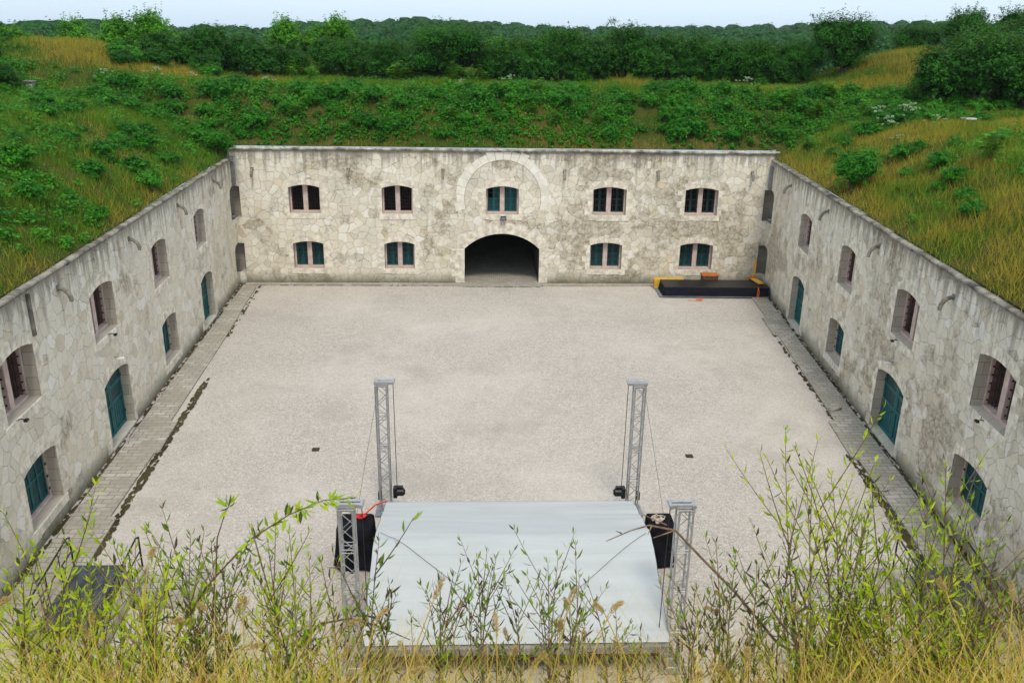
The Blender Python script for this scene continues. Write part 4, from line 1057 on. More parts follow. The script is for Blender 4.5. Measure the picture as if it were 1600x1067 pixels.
# leafy ground cover: many low clumps
def weed_clumps(n, rg):
    x, y, dm, dl, dr, db = sample_bank(n, rg, 18)
    pr = np.where(db > 0, np.where(db < 5.4, 1.0, .09), np.where(dr > dl, .15, .34)) * np.clip((fbm(x, y, .45, 20) - np.where(db > 0, .27, .36)) * 7, 0, 1) * np.where(dm < .5, .35, 1)
    pr = np.where((db <= 0) | (db > 5.4), pr * (dryness(x, y, dl, dr, db) < .56), pr)
    k = rg.random(len(x)) < pr
    return x[k], y[k], dm[k]
x, y, dm = weed_clumps(80000, rg); n = len(x); per = 36
r = rg.uniform(.16, .52, n) * (.6 + .8 * fbm(x, y, .6, 24)) * np.clip(dm, .5, 1); z = terrain(x, y)
cx = np.repeat(x, per); cy_ = np.repeat(y, per); cz = np.repeat(z, per); rr_ = np.repeat(r, per)
u = rand_unit(n * per, rg); u[:, 2] = np.abs(u[:, 2]); q = rg.random(n * per) ** .45
C = np.stack([cx, cy_, cz], -1) + u * (rr_ * q)[:, None] * np.array([1, 1, 1.15]) + np.array([0, 0, .06])
A, S = faced(u * .6 + UP * .7, rg, .6)
V, F = leaf_quads(C, A, S, rg.uniform(.09, .19, n * per), rg.uniform(.05, .10, n * per))
tag(np_mesh('weeds', V, F, M_WEED), 'leafy green weeds growing over the earth banks', 'weeds', kind='stuff')
# tiny white flower dots on the right and left banks
x, y, dm, dl, dr, db = sample_bank(9000, rg, 16); k = (db < -1) & (fbm(x, y, .5, 31) > .52) & (rg.random(len(x)) < np.where(dr > dl, .42, .16)); x, y = x[k], y[k]; n = len(x)
C = np.stack([x, y, terrain(x, y) + rg.uniform(.25, .5, n)], -1); A = rand_unit(n, rg); A[:, 2] *= .3; A /= np.linalg.norm(A, axis=1, keepdims=True)
V, F = leaf_quads(C, A, ortho(A, rg, np.tile([0, 0, 1.0], (n, 1))), rg.uniform(.04, .075, n), rg.uniform(.04, .075, n))
tag(np_mesh('daisies', V, F, M_FLOWER), 'tiny white flowers dotted over the grassy side banks', 'flowers', kind='stuff')

def ico_core(sub=2):
    bm = bmesh.new(); bmesh.ops.create_icosphere(bm, subdivisions=sub, radius=1); bm.verts.ensure_lookup_table()
    V = np.array([tuple(v.co) for v in bm.verts]); F = np.array([[v.index for v in f.verts] for f in bm.faces]); bm.free(); return V, F
# ------------------------------------------------------------------ shrubs and small trees on the banks
def shrub_proto(name, mat, label, cat, w, h, nleaf, lobes, ls, seed, spiky=.0, trunk=.2):
    """unit plant: several stems and a crown of many leaves in uneven lobes"""
    rg = np.random.default_rng(seed); rr = random.Random(seed)
    t = thing(name, label, cat, (0, 0, -50), 0, None)
    L = []
    for i in range(lobes):
        a = rr.uniform(0, 2 * PI); d = rr.uniform(0, .62) * w / 2; s = rr.uniform(.55, 1.0)
        L.append((math.cos(a) * d, math.sin(a) * d, h * rr.uniform(.30, .68), w * .30 * s, h * .30 * s))
    Cs = []; As = []
    for k in range(nleaf // 14):     # leaf sprays
        l = L[rr.randrange(len(L))]; u = rand_unit(1, rg)[0]; q = rr.random() ** .33
        if u[2] < -.3 and rr.random() < .5: u[2] = -u[2]
        c = np.array([l[0] + u[0] * l[3] * q, l[1] + u[1] * l[3] * q, max(.08 * h, l[2] + u[2] * l[4] * q)])
        o = c - np.array([0, 0, h * .35]); o /= np.linalg.norm(o)
        ln = ls * rr.uniform(1.5, 3.2) * (1 + spiky * rr.random())
        axis = o + np.array([0, 0, spiky * .8]) + rand_unit(1, rg)[0] * .55; axis /= np.linalg.norm(axis)
        m_ = 14; tt = rg.random(m_); Cs.append(c + axis * (tt[:, None] * ln) + rg.normal(size=(m_, 3)) * ls * .38)
        As.append(np.tile(o * .55 + UP * .75, (m_, 1)))
    C = np.concatenate(Cs); A, S = faced(np.concatenate(As), rg, .6)
    V, F = leaf_quads(C, A, S, rg.uniform(.7, 1.35, len(C)) * ls, rg.uniform(.42, .72, len(C)) * ls)
    # a shell of leaves round each lobe and a closed leafy heart, so that the crown is not see-through
    per = int(nleaf * .9 / lobes)
    for l in L:
        u = rand_unit(per, rg); u[:, 2] = np.where(u[:, 2] < -.5, -u[:, 2], u[:, 2]); q = rg.uniform(.52, 1.0, per); bmp = 1 + .25 * np.sin(u[:, 0] * 5 + l[0] * 9) * np.cos(u[:, 1] * 6 + u[:, 2] * 4)
        c = np.array(l[:3]) + u * (q * bmp)[:, None] * np.array([l[3], l[3], l[4]]); c[:, 2] = np.maximum(c[:, 2], .05)
        a_, s_ = faced(u * .7 + UP * .6, rg, .65); v2, f2 = leaf_quads(c, a_, s_, rg.uniform(.6, 1.3, per) * ls, rg.uniform(.4, .7, per) * ls); F = np.concatenate([F, f2 + len(V)]); V = np.concatenate([V, v2])
    IV, IF = ico_core(2); F = np.concatenate([F[:, [0, 1, 2]], F[:, [0, 2, 3]]]); nf = len(F)
    for l in L:
        k_ = IV * (1 + .25 * np.sin(IV[:, [0]] * 5 + l[0] * 9) * np.cos(IV[:, [1]] * 6 + IV[:, [2]] * 4)); cv = k_ * np.array([l[3], l[3], l[4]]) * .58 + np.array(l[:3]); cv[:, 2] = np.maximum(cv[:, 2], .02)
        F = np.concatenate([F, IF + len(V)]); V = np.concatenate([V, cv])
    np_mesh('crown', V, F, [mat, {M_SHRUB.name: M_SHRUBC, M_SHRUBL.name: M_SHRUBLC}.get(mat.name, M_WEEDC)], t, False, np.arange(len(F)) >= nf)
    m = MB()
    for l in L[:max(4, lobes // 2)]:
        m.tube([(l[0] * .12, l[1] * .12, -.25), (l[0] * .45, l[1] * .45, l[2] * .5), (l[0], l[1], l[2] + l[4] * .3)], [trunk * .28, trunk * .2, trunk * .06], 6)
    m.build('trunk', M_BARK, t)
    return t
def pinnate_proto(name, label, seed, h=1.6, nst=5):
    """ailanthus-like sapling: upright stems with long feather-shaped leaves"""
    rg = np.random.default_rng(seed); rr = random.Random(seed); t = thing(name, label, 'sapling', (0, 0, -50)); C = []; A = []; S = []; m = MB()
    for s in range(nst):
        a = rr.uniform(0, 2 * PI); lean = rr.uniform(.05, .4); top = Vector((math.cos(a) * lean * h * .8, math.sin(a) * lean * h * .8, h * rr.uniform(.55, 1)))
        m.tube([(0, 0, -.1), top * .5 + Vector((0, 0, .1)), top], [.03, .02, .008], 5)
        for f in range(13):
            q = rr.uniform(.35, 1.0); p = top * q; b = rr.uniform(0, 2 * PI); el = rr.uniform(.0, .8); ln = rr.uniform(.4, .75) * h * .45
            dx = Vector((math.cos(b) * math.cos(el), math.sin(b) * math.cos(el), math.sin(el))); sd = dx.cross(Vector((0, 0, 1))).normalized()
            for k in range(9):
                g = (k + 1) / 9; pos = p + dx * (ln * g) - Vector((0, 0, ln * .5 * g * g))
                for sg in (-1, 1):
                    ax = (sd * sg + dx * .4 - Vector((0, 0, .25))).normalized(); C.append(pos + ax * .05 * h); A.append(ax); S.append((dx - ax * dx.dot(ax)).normalized())
    C, A, S = (np.array([tuple(v) for v in q]) for q in (C, A, S)); n = len(C)
    V, F = leaf_quads(C, A, S, rg.uniform(.085, .13, n) * h, rg.uniform(.03, .045, n) * h)
    np_mesh('fronds', V, F, M_SHRUBL, t); m.build('stem', M_BARK, t); return t
PROTO = {
 'dense': shrub_proto('shrub', M_SHRUB, '', 'shrub', 2.6, 2.6, 8500, 15, .105, 1),
 'dense2': shrub_proto('shrub', M_SHRUB, '', 'shrub', 2.8, 2.6, 8500, 13, .105, 2, .3),
 'broad': shrub_proto('shrub', M_SHRUB, '', 'shrub', 5.4, 3.0, 19000, 30, .12, 3),
 'pale': shrub_proto('shrub', M_SHRUBL, '', 'shrub', 2.4, 2.2, 5000, 12, .12, 4, .5),
 'spiky': shrub_proto('shrub', M_SHRUB, '', 'shrub', 3.4, 3.2, 9000, 15, .11, 5, 1.0),
 'round': shrub_proto('shrub', M_WEED, '', 'shrub', 1.7, 1.5, 5200, 14, .075, 6),
 'weed': shrub_proto('shrub', M_WEED, '', 'shrub', 1.2, .8, 1500, 8, .085, 7),
 'sap': pinnate_proto('sapling', '', 8), 'sap2': pinnate_proto('sapling', '', 9, 1.3, 7),
}
used = set()
def plant(kind, x, y, s, label, group, sz=None, sink=.08, cat=None):
    o = PROTO[kind]
    if kind in used: o = copy_tree(o)
    used.add(kind)
    o.location = (x, y, float(terrain(x, y)) - sink); o.rotation_euler = (0, 0, rnd.uniform(0, 6.28)); o.scale = (s, s, sz or s)
    o['label'] = label
    if group: o['group'] = group
    return o
HEDGE = 'dark shrubs along the top of the back bank'
H_LAB = 'dark green shrub in the row along the top of the back bank'
for x, y, s, sz, k in ((3.3, 60, 1.0, .98, 'dense'), (5.4, 61, 1.05, 1.02, 'dense2'), (7.6, 60.2, 1.1, 1.0, 'dense'), (9.5, 61, 1.15, 1.05, 'dense2'), (11.7, 60.5, 1.1, 1.02, 'dense'), (13.8, 60.5, 1.1, .98, 'dense2'),
                    (15.9, 60, 1.0, .95, 'dense'), (17.8, 60, 1.0, .88, 'dense2'), (19.4, 60.3, .95, .90, 'dense'), (-5.6, 61.5, .9, .72, 'dense2'), (-7.9, 62.5, .9, .75, 'dense'), (-10.2, 62, .8, .7, 'dense2'), (-15.0, 61, .95, .85, 'dense'), (-17.2, 61.5, 1.0, .88, 'dense2'), (-19.0, 60.5, .8, .62, 'dense')):
    plant(k, x, y - 1.2, s * 1.22, H_LAB, HEDGE, sz * 1.42)
for x, y, s, sz in ((6.6, 57.6, .85, .95), (10.8, 58.0, .9, 1.1), (15.0, 57.8, .8, .9), (18.6, 57.4, .7, .75), (-6.6, 59.5, .8, .8), (-16.0, 59.4, .8, .85), (12.6, 61.5, 1.2, 1.5)):
    plant('pale', x, y + 1.2, s * .85, 'light green bush mixed into the dark row along the back bank', 'light bushes in the dark row', sz * .8)
for i, x in enumerate((-20.4, -18.0, -16.2, -13.6, -12.2, -9.0, -6.4, -4.9, 0.8, 2.2, 4.4, 6.5, 8.6, 10.6, 12.8, 14.9, 16.9, 18.6)):
    plant(('dense', 'dense2')[i % 2], x, 59.0 + (i * 7 % 5) * .35, .95 + (i * 5 % 4) * .08, H_LAB, HEDGE, (.82 if x < -4 else 1.08) + (i * 3 % 4) * .05)
plant('broad', -2.2, 59.2, 1.15, 'broad dome shaped dark shrub above the left half of the back wall', None, 1.32)
plant('spiky', 23.7, 58.6, 1.3, 'tall dark shrub with upswept branches at the right end of the back bank', None, 1.32)
plant('spiky', 21.2, 58.8, .95, 'smaller dark shrub with upswept branches left of the tall upswept one', None, 1.0)
plant('pale', -21.7, 61.5, 1.35, 'bright broad leaved young tree rising over the left mound', None, 1.7)
plant('pale', -11.4, 67, 1.5, 'pale green small tree behind the shrubs near a concrete hood', None, 1.15)
for x, y, s in ((-9.8, 67.5, 1.1), (-13.6, 66, 1.1), (1.8, 62.0, 1.0), (0.9, 64, 1.0), (-24.2, 64, 1.2), (-28, 66, 1.2), (-31, 64, 1.0), (20.6, 66, .9), (6.4, 62.5, .7)):
    plant('pale', x, y - 1.5, s * 1.15, 'pale green bushy sapling among the darker shrubs of the back bank', 'pale saplings on the back bank', s * 1.3)
for x, y, s, k in ((24.6, 47.6, 1.15, 'dense'), (26.2, 46.0, 1.25, 'dense2'), (28.2, 47.0, 1.3, 'dense'), (29.8, 45.2, 1.2, 'dense2'), (30.4, 49.5, 1.35, 'dense'), (26.9, 50.0, 1.1, 'dense2'), (32.5, 52.5, 1.3, 'dense'), (32.0, 47.5, 1.3, 'dense2'), (25.6, 48.8, 1.0, 'dense'), (28.9, 50.8, 1.2, 'dense2'), (34.5, 50, 1.4, 'dense'), (27.6, 44.6, .9, 'dense2'), (30.9, 43.6, 1.0, 'dense')):
    plant(k, x, y, s * 1.25, 'dark shrub in the thicket on the bank beyond the right wall', 'thicket beyond the right wall', s * 1.3)
for x, y, s in ((32.6, 60, 1.15), (30.5, 63, 1.1), (35.5, 58, 1.2)):
    plant('spiky', x, y, s, 'shrub with spreading branches on the skyline above the right mound', 'skyline shrubs above the right mound')
for x, y, s, k in ((-24.8, 47.5, .8, 'dense2'), (-26.8, 50.5, 1.0, 'dense'), (-29.5, 47, 1.0, 'dense2'), (-19.6, 56.5, .7, 'dense'), (-17.0, 57.5, .7, 'dense2'), (-20.8, 54.2, .6, 'dense'), (-30, 56, 1.0, 'dense2')):
    plant(k, x, y, s, 'dark shrub on the slopes of the grassy mound beyond the left wall', 'shrubs about the left mound', s * .75)
plant('round', 15.45, 35.2, 1.3, 'round dense green bush just above the coping of the right wall', None)
plant('round', -13.25, 45.5, .95, 'leafy bush hanging over the coping at the left back corner', None)
plant('sap', 18.6, 31.2, .85, 'feathery young sapling alone on the sunny right bank', None)
for x, y, s, k in ((14.6, YB + .35, .45, 'sap2'), (3.9, YB + .3, .35, 'sap2')):
    plant(k, x, y, s, 'little green sapling rooted on the coping of the back wall', 'saplings on the back coping')
rp = random.Random(77)
for i in range(18):
    plant('sap' if i % 2 else 'sap2', rp.uniform(-13, 1.0), rp.uniform(56.5, 59.5), rp.uniform(.7, 1.0), 'feathery leaved sapling in front of the dark shrubs on the back bank', 'feathery saplings on the back bank')
for i in range(20):
    plant('sap2' if i % 2 else 'sap', rp.uniform(-10, 18.5), YB + rp.uniform(1.5, 5.2), rp.uniform(.4, .7), 'small bright sapling on the steep face of the back bank', 'saplings on the face of the back bank')
for i in range(9):
    plant('sap2', rp.uniform(16.5, 21), YB + rp.uniform(-2, 4), rp.uniform(.6, .9), 'bright feathery sapling at the right end of the back bank', 'saplings at the right back corner')
for i in range(110):
    plant('weed', rp.uniform(-15, 18), YB + rp.uniform(.7, 5.6), rp.uniform(.6, 1.45), 'low leafy clump on the steep face of the back bank', 'leafy clumps on the back bank')
for x, y, s in ((-14.3, 33, .9), (-15.5, 30, 1.2), (-16.5, 36, .9), (-15.0, 38, .7), (-18.4, 41.5, 1.1), (-20, 38, .9), (-17, 26, 1.0), (-14.4, 25.6, 1.0), (-13.8, 40, .7), (-21.5, 44.5, 1.2), (-18.8, 46, 1.3), (-16.8, 48.2, 1.1)):
    plant('weed', x, y, s * 1.1, 'low leafy clump in the grass of the left bank', 'leafy clumps on the left bank')
for x, y, s in ((17.8, 36.5, .9), (16.6, 29, .7), (20.5, 34, .8), (18.9, 42.5, 1.2), (20.4, 43.6, 1.2), (21.6, 42.4, 1.1), (22.8, 43.2, 1.0), (17.6, 41.8, .8), (23.5, 41.2, 1.0)):
    plant('weed', x, y, s * 1.1, 'low leafy clump in the golden grass of the right bank', 'leafy clumps on the right bank')

for i in range(46):
    yy = rp.uniform(22, 47); off = rp.uniform(1.2, 10) if i % 3 else rp.uniform(.5, 3)
    plant('weed', XL - .0465 * (yy - YB) - off, yy, rp.uniform(.5, 1.3), 'low leafy clump in the grass of the left bank', 'leafy clumps on the left bank')
for i in range(30):
    yy = rp.uniform(22, 47); plant('weed', XR + .0934 * (yy - YB) + rp.uniform(1.2, 11), yy, rp.uniform(.4, 1.05), 'low leafy clump in the golden grass of the right bank', 'leafy clumps on the right bank')
for i in range(22):
    plant('weed', rp.uniform(19, 30), YB + rp.uniform(-3, 6), rp.uniform(.9, 1.6), 'lush leafy clump below the thicket on the right bank', 'lush clumps below the thicket')
for i in range(16):
    plant('weed', rp.uniform(-30, -16), rp.uniform(46, 56), rp.uniform(.8, 1.6), 'lush leafy clump at the foot of the left mound', 'lush clumps by the left mound')
# flowering weeds with pale heads
def umbel_proto():
    rg = np.random.default_rng(4); t = thing('flowering_weed', '', 'flowering weed', (0, 0, -50)); C = []; m = MB()
    for s in range(12):
        p = rg.normal(size=2) * .22; hgt = rg.uniform(.45, .85); m.tube([(p[0] * .3, p[1] * .3, -.05), (p[0], p[1], hgt)], .008, 4)
        for k in range(20):
            r_ = .07 * math.sqrt(rg.random()); a = rg.uniform(0, 6.28); C.append((p[0] + r_ * math.cos(a), p[1] + r_ * math.sin(a), hgt + rg.uniform(-.02, .05)))
    C = np.array(C); n = len(C); A = rand_unit(n, rg); A /= np.linalg.norm(A, axis=1, keepdims=True)
    V, F = leaf_quads(C, A, ortho(A, rg), rg.uniform(.03, .06, n), rg.uniform(.03, .05, n)); np_mesh('blossoms', V, F, M_FLOWER, t); m.build('stem', M_WEED, t)
    n = 160; u = rand_unit(n, rg); u[:, 2] = np.abs(u[:, 2]); C = u * rg.uniform(.15, .45, (n, 1)); A = rand_unit(n, rg)
    V, F = leaf_quads(C, A, ortho(A, rg), rg.uniform(.08, .14, n), rg.uniform(.03, .06, n)); np_mesh('leaves', V, F, M_WEED, t); return t
PROTO['umbel'] = umbel_proto()
for x, y, s, lab, g in ((1.9, 53.0, 1.0, 0, 0), (-12.1, 52.2, .8, 0, 0), (-20.5, 50.6, 1.0, 1, 1), (-18.0, 51.5, 1.0, 1, 1), (-16.4, 52.5, .8, 1, 1), (16.0, 53.4, 1.0, 0, 0), (-1.0, 53.5, .8, 0, 0), (20.1, 44.2, 1.1, 2, 2), (20.9, 43.2, 1.2, 2, 2), (19.6, 42.0, 1.1, 2, 2), (21.6, 44.0, 1.0, 2, 2), (21.2, 40.6, .8, 2, 2), (18.6, 38.5, .7, 2, 2)):
    plant('umbel', x, y, s, ('white flowering weed on the crest of the back bank', 'white flowering weed where the left mound meets the back bank', 'white flowering weed on the bank near the right back corner')[lab], ('white weeds on the back crest', 'white weeds by the left mound', 'white weeds by the right corner')[g])

# ------------------------------------------------------------------ odd things on the banks
def put_z(x, y, d=0): return float(terrain(x, y)) + d
t = thing('stone_vent', 'small stone vent with a flat slab cap in the grass far left', 'stone vent', (-23.3, 48.0, put_z(-23.3, 48) + .12))
m = MB(); m.bbox(-.24, .24, -.24, .24, -.4, .45, .03); m.build('vent_shaft', M_COPE_B, t); m = MB(); m.bbox(-.37, .37, -.37, .37, .45, .54, .02); m.build('cap_slab', M_COPE_S, t); t.scale = (.72, .72, .72)
t = thing('concrete_hood', 'low concrete ventilation hood with a slab roof behind the saplings', 'concrete hood', (-8.5, 64, put_z(-8.5, 64) + .15))
m = MB(); m.bbox(-.75, -.35, -.4, .4, 0, .5, .02); m.bbox(.35, .75, -.4, .4, 0, .5, .02); m.bbox(-.34, .34, .1, .4, 0, .5, .02); m.build('hood_wall', M_COPE_B, t); m = MB(); m.bbox(-1.5, 1.5, -.6, .6, .5, .64, .02); m.build('roof_slab', M_COPE_S, t)
t = thing('round_sign', 'round white sign on a post at the skyline far left', 'sign', (-29.3, 67.5, put_z(-29.3, 67.5)))
m = MB(); m.tube([(0, 0, 0), (0, 0, 1.9)], .03, 6); m.build('post', M_ZINC, t)
m = MB(); m.tube([(0, -.06, 1.75), (0, -.035, 1.75)], [.36, .36], 20); m.build('sign_disc', M_WHITEP, t)
m = MB(); m.bbox(-.28, .28, -.2, .2, 0, .09, .03); o = m.build('flat_stone', M_COPE_B); o.location = (22.4, 40.0, put_z(22.4, 40) + .3); tag(o, 'pale flat stone slab in the greenery of the right bank', 'stone')
m = MB(); m.bbox(-.2, .2, -.16, .16, 0, .12, .05); o = m.build('flat_stone', M_CHALK); o.location = (-21.0, 42.5, put_z(-21, 42.5) + .15); tag(o, 'small white stone lying in the grass of the left bank', 'stone')

# ------------------------------------------------------------------ far wood: a mass of crowns out to the horizon
rg = np.random.default_rng(99); n = 2300
ang = rg.uniform(-.60, .66, n); dist = 95 + 420 * rg.random(n) ** 1.5
x = np.sin(ang) * dist; y = np.cos(ang) * dist + 10; z = terrain(x, y)
hh = rg.uniform(3.3, 7.0, n) * (.80 + .42 * fbm(x, y, .022, 51)) * (1 + .20 * np.exp(-((ang + .13) / .10) ** 2)); rad = hh * rg.uniform(.38, .58, n); per = 260
u = rand_unit(n * per, rg); u[:, 2] = np.abs(u[:, 2]) * 1.0 - .25; q = rg.uniform(.80, 1.16, n * per)
rr_ = np.repeat(rad, per); hz = np.repeat(hh, per); ph_ = rg.uniform(0, 6, n)
def lobed(a, b, c, p): return 1 + .20 * np.sin(a * 5 + p) * np.cos(b * 4 + c * 5)
lob = lobed(u[:, 0], u[:, 1], u[:, 2], np.repeat(ph_, per))
C = np.stack([np.repeat(x, per), np.repeat(y, per), np.repeat(z, per)], -1) + np.stack([u[:, 0] * rr_ * q * lob, u[:, 1] * rr_ * q * lob, hz * .52 + u[:, 2] * hz * .45 * q * lob], -1)
A, S = faced(u * .9 + UP * .45, rg, .5)
ls_ = np.repeat(.5 + np.minimum(dist, 320) / 420, per)
V, F = leaf_quads(C, A, S, rg.uniform(.35, .75, n * per) * ls_, rg.uniform(.28, .5, n * per) * ls_)
IV, IF = ico_core(2); nv = len(IV)
lc = lobed(IV[None, :, 0], IV[None, :, 1], IV[None, :, 2], ph_[:, None]) * .84
cv = np.stack([x[:, None] + IV[None, :, 0] * rad[:, None] * lc, y[:, None] + IV[None, :, 1] * rad[:, None] * lc, z[:, None] + hh[:, None] * (.52 + .45 * IV[None, :, 2] * lc)], -1).reshape(-1, 3)
F = np.concatenate([F[:, [0, 1, 2]], F[:, [0, 2, 3]]]); nf = len(F); F = np.concatenate([F, (IF[None] + (np.arange(n) * nv)[:, None, None]).reshape(-1, 3) + len(V)]); V = np.concatenate([V, cv])
tag(np_mesh('wood', V, F, [M_FAR, M_FARC], None, False, np.arange(len(F)) >= nf), 'dark green wood stretching to the horizon behind the fort', 'wood', kind='stuff')
t = thing('bare_tree', 'sparse half bare tree sticking out above the hedge on the skyline', 'tree', (12.6, 82, float(terrain(12.6, 82))))
m = MB(); rr = random.Random(6); tips = []
m.tube([(0, 0, -.2), (.1, 0, 2.2), (.15, .1, 3.6)], [.14, .10, .06], 7)
for k in range(14):
    a = rr.uniform(0, 6.28); z0 = rr.uniform(2.0, 3.6); r_ = rr.uniform(.7, 1.4); tip = (.12 + math.cos(a) * r_, math.sin(a) * r_, z0 + rr.uniform(.8, 2.0)); tips.append(tip); m.tube([(.12, .05, z0), (.12 + math.cos(a) * r_ * .5, math.sin(a) * r_ * .5, z0 + .6), tip], [.04, .03, .012], 5)
m.build('trunk', M_BARK, t)
n = 420; ti = np.array(tips)[rg.integers(0, len(tips), n)]; C = ti + rg.normal(size=(n, 3)) * np.array([.22, .22, .15]); A = rand_unit(n, rg)
V, F = leaf_quads(C, A, ortho(A, rg), rg.uniform(.12, .22, n), rg.uniform(.06, .1, n)); np_mesh('crown', V, F, M_FAR, t)

# ------------------------------------------------------------------ foreground: dry grass, foxtails and leafy shoots on the near bank
rg = np.random.default_rng(55)
def curved_blades(n, rg, xr, yr, hr, wr, mat, name, label, cat, dens=None):
    x = rg.uniform(*xr, n); y = rg.uniform(*yr, n)
    if dens is not None: k = rg.random(n) < dens(x, y); x, y = x[k], y[k]; n = len(x)
    z = bank_z(y) + 0; top = np.radians(rg.triangular(hr[0], hr[1] + .6, hr[1] + 3.0, n) - 4.5 * (fbm(x, y, 2.6, 41) - .5) + 1.9 * np.exp(-((x - .25) / .5) ** 2) - .8 * np.clip(-x - .4, 0, 1)); h = np.maximum(.12, (EYE - y * np.tan(top)) - z); az_ = rg.uniform(0, 2 * PI, n); w = rg.uniform(*wr, n)
    bend = rg.uniform(.05, .8, n) * h; rows = []
    bx, by = np.cos(az_) * 1.2, np.sin(az_) * .8 + .2
    sx, sy_ = -np.sin(az_ + rg.normal(size=n) * .5), np.cos(az_)
    for q in (0, .35, .7, 1.0):
        c = np.stack([x + bx * bend * q * q, y + by * bend * q * q, z - .05 + h * (q - .12 * q * q)], -1); s = np.stack([sx, sy_, np.zeros(n)], -1) * (w * (1 - q * .9) / 2)[:, None]
        rows += [c - s, c + s]
    V = np.stack(rows, 1).reshape(-1, 3); b = np.arange(n)[:, None] * 8
    F = np.concatenate([b + np.array([[2 * k, 2 * k + 1, 2 * k + 3, 2 * k + 2]]) for k in range(3)])
    return tag(np_mesh(name, V, F, mat), label, cat, kind='stuff')
curved_blades(26000, rg, (-2.4, 2.6), (1.45, 2.6), (37.0, 41.4), (.0025, .005), M_STRAW, 'straw_grass', 'dry straw coloured grass along the edge of the near bank', 'dry grass', dens=lambda x, y: np.clip(.35 + (fbm(x, y, 1.7, 47) - .35) * 3.2, .12, 1))
curved_blades(6000, rg, (-2.4, 2.6), (1.45, 2.6), (37.5, 42), (.004, .008), M_SHOOT, 'fresh_grass', 'fresh green grass among the straw on the near bank', 'grass', dens=lambda x, y: np.clip((fbm(x, y, 1.3, 44) - .38) * 3, 0, 1))

def foxtail(i, x, y, h, label, group):
    rr = random.Random(1000 + i); z = float(bank_z(y)); t = thing('foxtail_stalk', label, 'foxtail grass', (x, y, z), 0, group)
    a = rr.uniform(0, 6.28); b = rr.uniform(.05, .22); dx, dy = math.cos(a) * b, math.sin(a) * b * .6 + .06
    pts = [Vector((dx * q * q, dy * q * q, h * q)) for q in (0, .3, .6, .85, 1)]
    m = MB(); m.tube([tuple(p) for p in pts], [.0025, .0023, .002, .0017, .0015], 4); m.build('stalk', M_STRAW, t)
    tip = pts[-1]; d = (pts[-1] - pts[-2]).normalized(); L = rr.uniform(.045, .085); droop = rr.uniform(.0, .9)
    ax = (d + Vector((math.cos(a), math.sin(a), -.6)) * droop * .8).normalized(); n = 240; g = np.random.default_rng(i)
    q = g.random(n); prof = np.sin(np.clip(q * 1.05 + .08, 0, 1) * PI) ** .5; C = np.array(tip) + np.outer(q * L, np.array(ax)) - np.outer(q * q * L * .35 * droop, [0, 0, 1])
    r = rand_unit(n, g); r -= np.outer(r @ np.array(ax), np.array(ax)); r /= np.linalg.norm(r, axis=1, keepdims=True)
    A = r * .8 + np.array(ax) * .75; A /= np.linalg.norm(A, axis=1, keepdims=True)
    ln = prof * g.uniform(.008, .016, n); V, F = leaf_quads(C + A * (ln / 2)[:, None] + r * .0015, A, ortho(A, g), ln, np.full(n, .0022)); np_mesh('seed_head', V, F, M_SEED, t)
rf = random.Random(4); i = 0
for (x0, x1, n, lab, g) in ((-2.05, -.72, 46, 'dry foxtail grass with a tan seed head at the near left, below the left pavement', 'foxtails at the near left'), (-.70, .70, 34, 'dry foxtail grass with a tan seed head in front of the stage roof', 'foxtails before the stage roof'), (.72, 2.1, 34, 'dry foxtail grass with a tan seed head at the near right, below the right pavement', 'foxtails at the near right')):
    for k in range(n):
        y = rf.uniform(1.75, 2.45); foxtail(i, rf.uniform(x0, x1), y, EYE - (y + .1) * math.tan(R(rf.uniform(36.2, 40.8) - (rf.random() < .05) * rf.uniform(1, 3))) - float(bank_z(y)), lab, g); i += 1

def lance_leaves(base, axis, side, L, Wd):
    """folded lance-shaped leaves, 6 vertices each"""
    nrm = np.cross(axis, side); n = len(base)
    l, w = L[:, None], Wd[:, None]
    tipdrop = nrm * (l * -.10)
    V = np.stack([base, base + axis * l * .38 + side * w * .5 + nrm * w * .16, base + axis * l * .72 + side * w * .34 + nrm * w * .1 + tipdrop * .5, base + axis * l + tipdrop,
                  base + axis * l * .72 - side * w * .34 + nrm * w * .1 + tipdrop * .5, base + axis * l * .38 - side * w * .5 + nrm * w * .16, base + axis * l * .38, base + axis * l * .72 + tipdrop * .5], 1).reshape(-1, 3)
    b = np.arange(n)[:, None] * 8
    F = np.concatenate([b + np.array([[0, 1, 6, 6]]), b + np.array([[1, 2, 7, 6]]), b + np.array([[2, 3, 7, 7]]), b + np.array([[0, 6, 5, 5]]), b + np.array([[6, 7, 4, 5]]), b + np.array([[7, 3, 4, 4]])])
    tri = np.concatenate([b + np.array([[0, 1, 6]]), b + np.array([[1, 2, 7]]), b + np.array([[1, 7, 6]]), b + np.array([[2, 3, 7]]), b + np.array([[0, 6, 5]]), b + np.array([[6, 7, 4]]), b + np.array([[6, 4, 5]]), b + np.array([[7, 3, 4]])])
    return V, tri
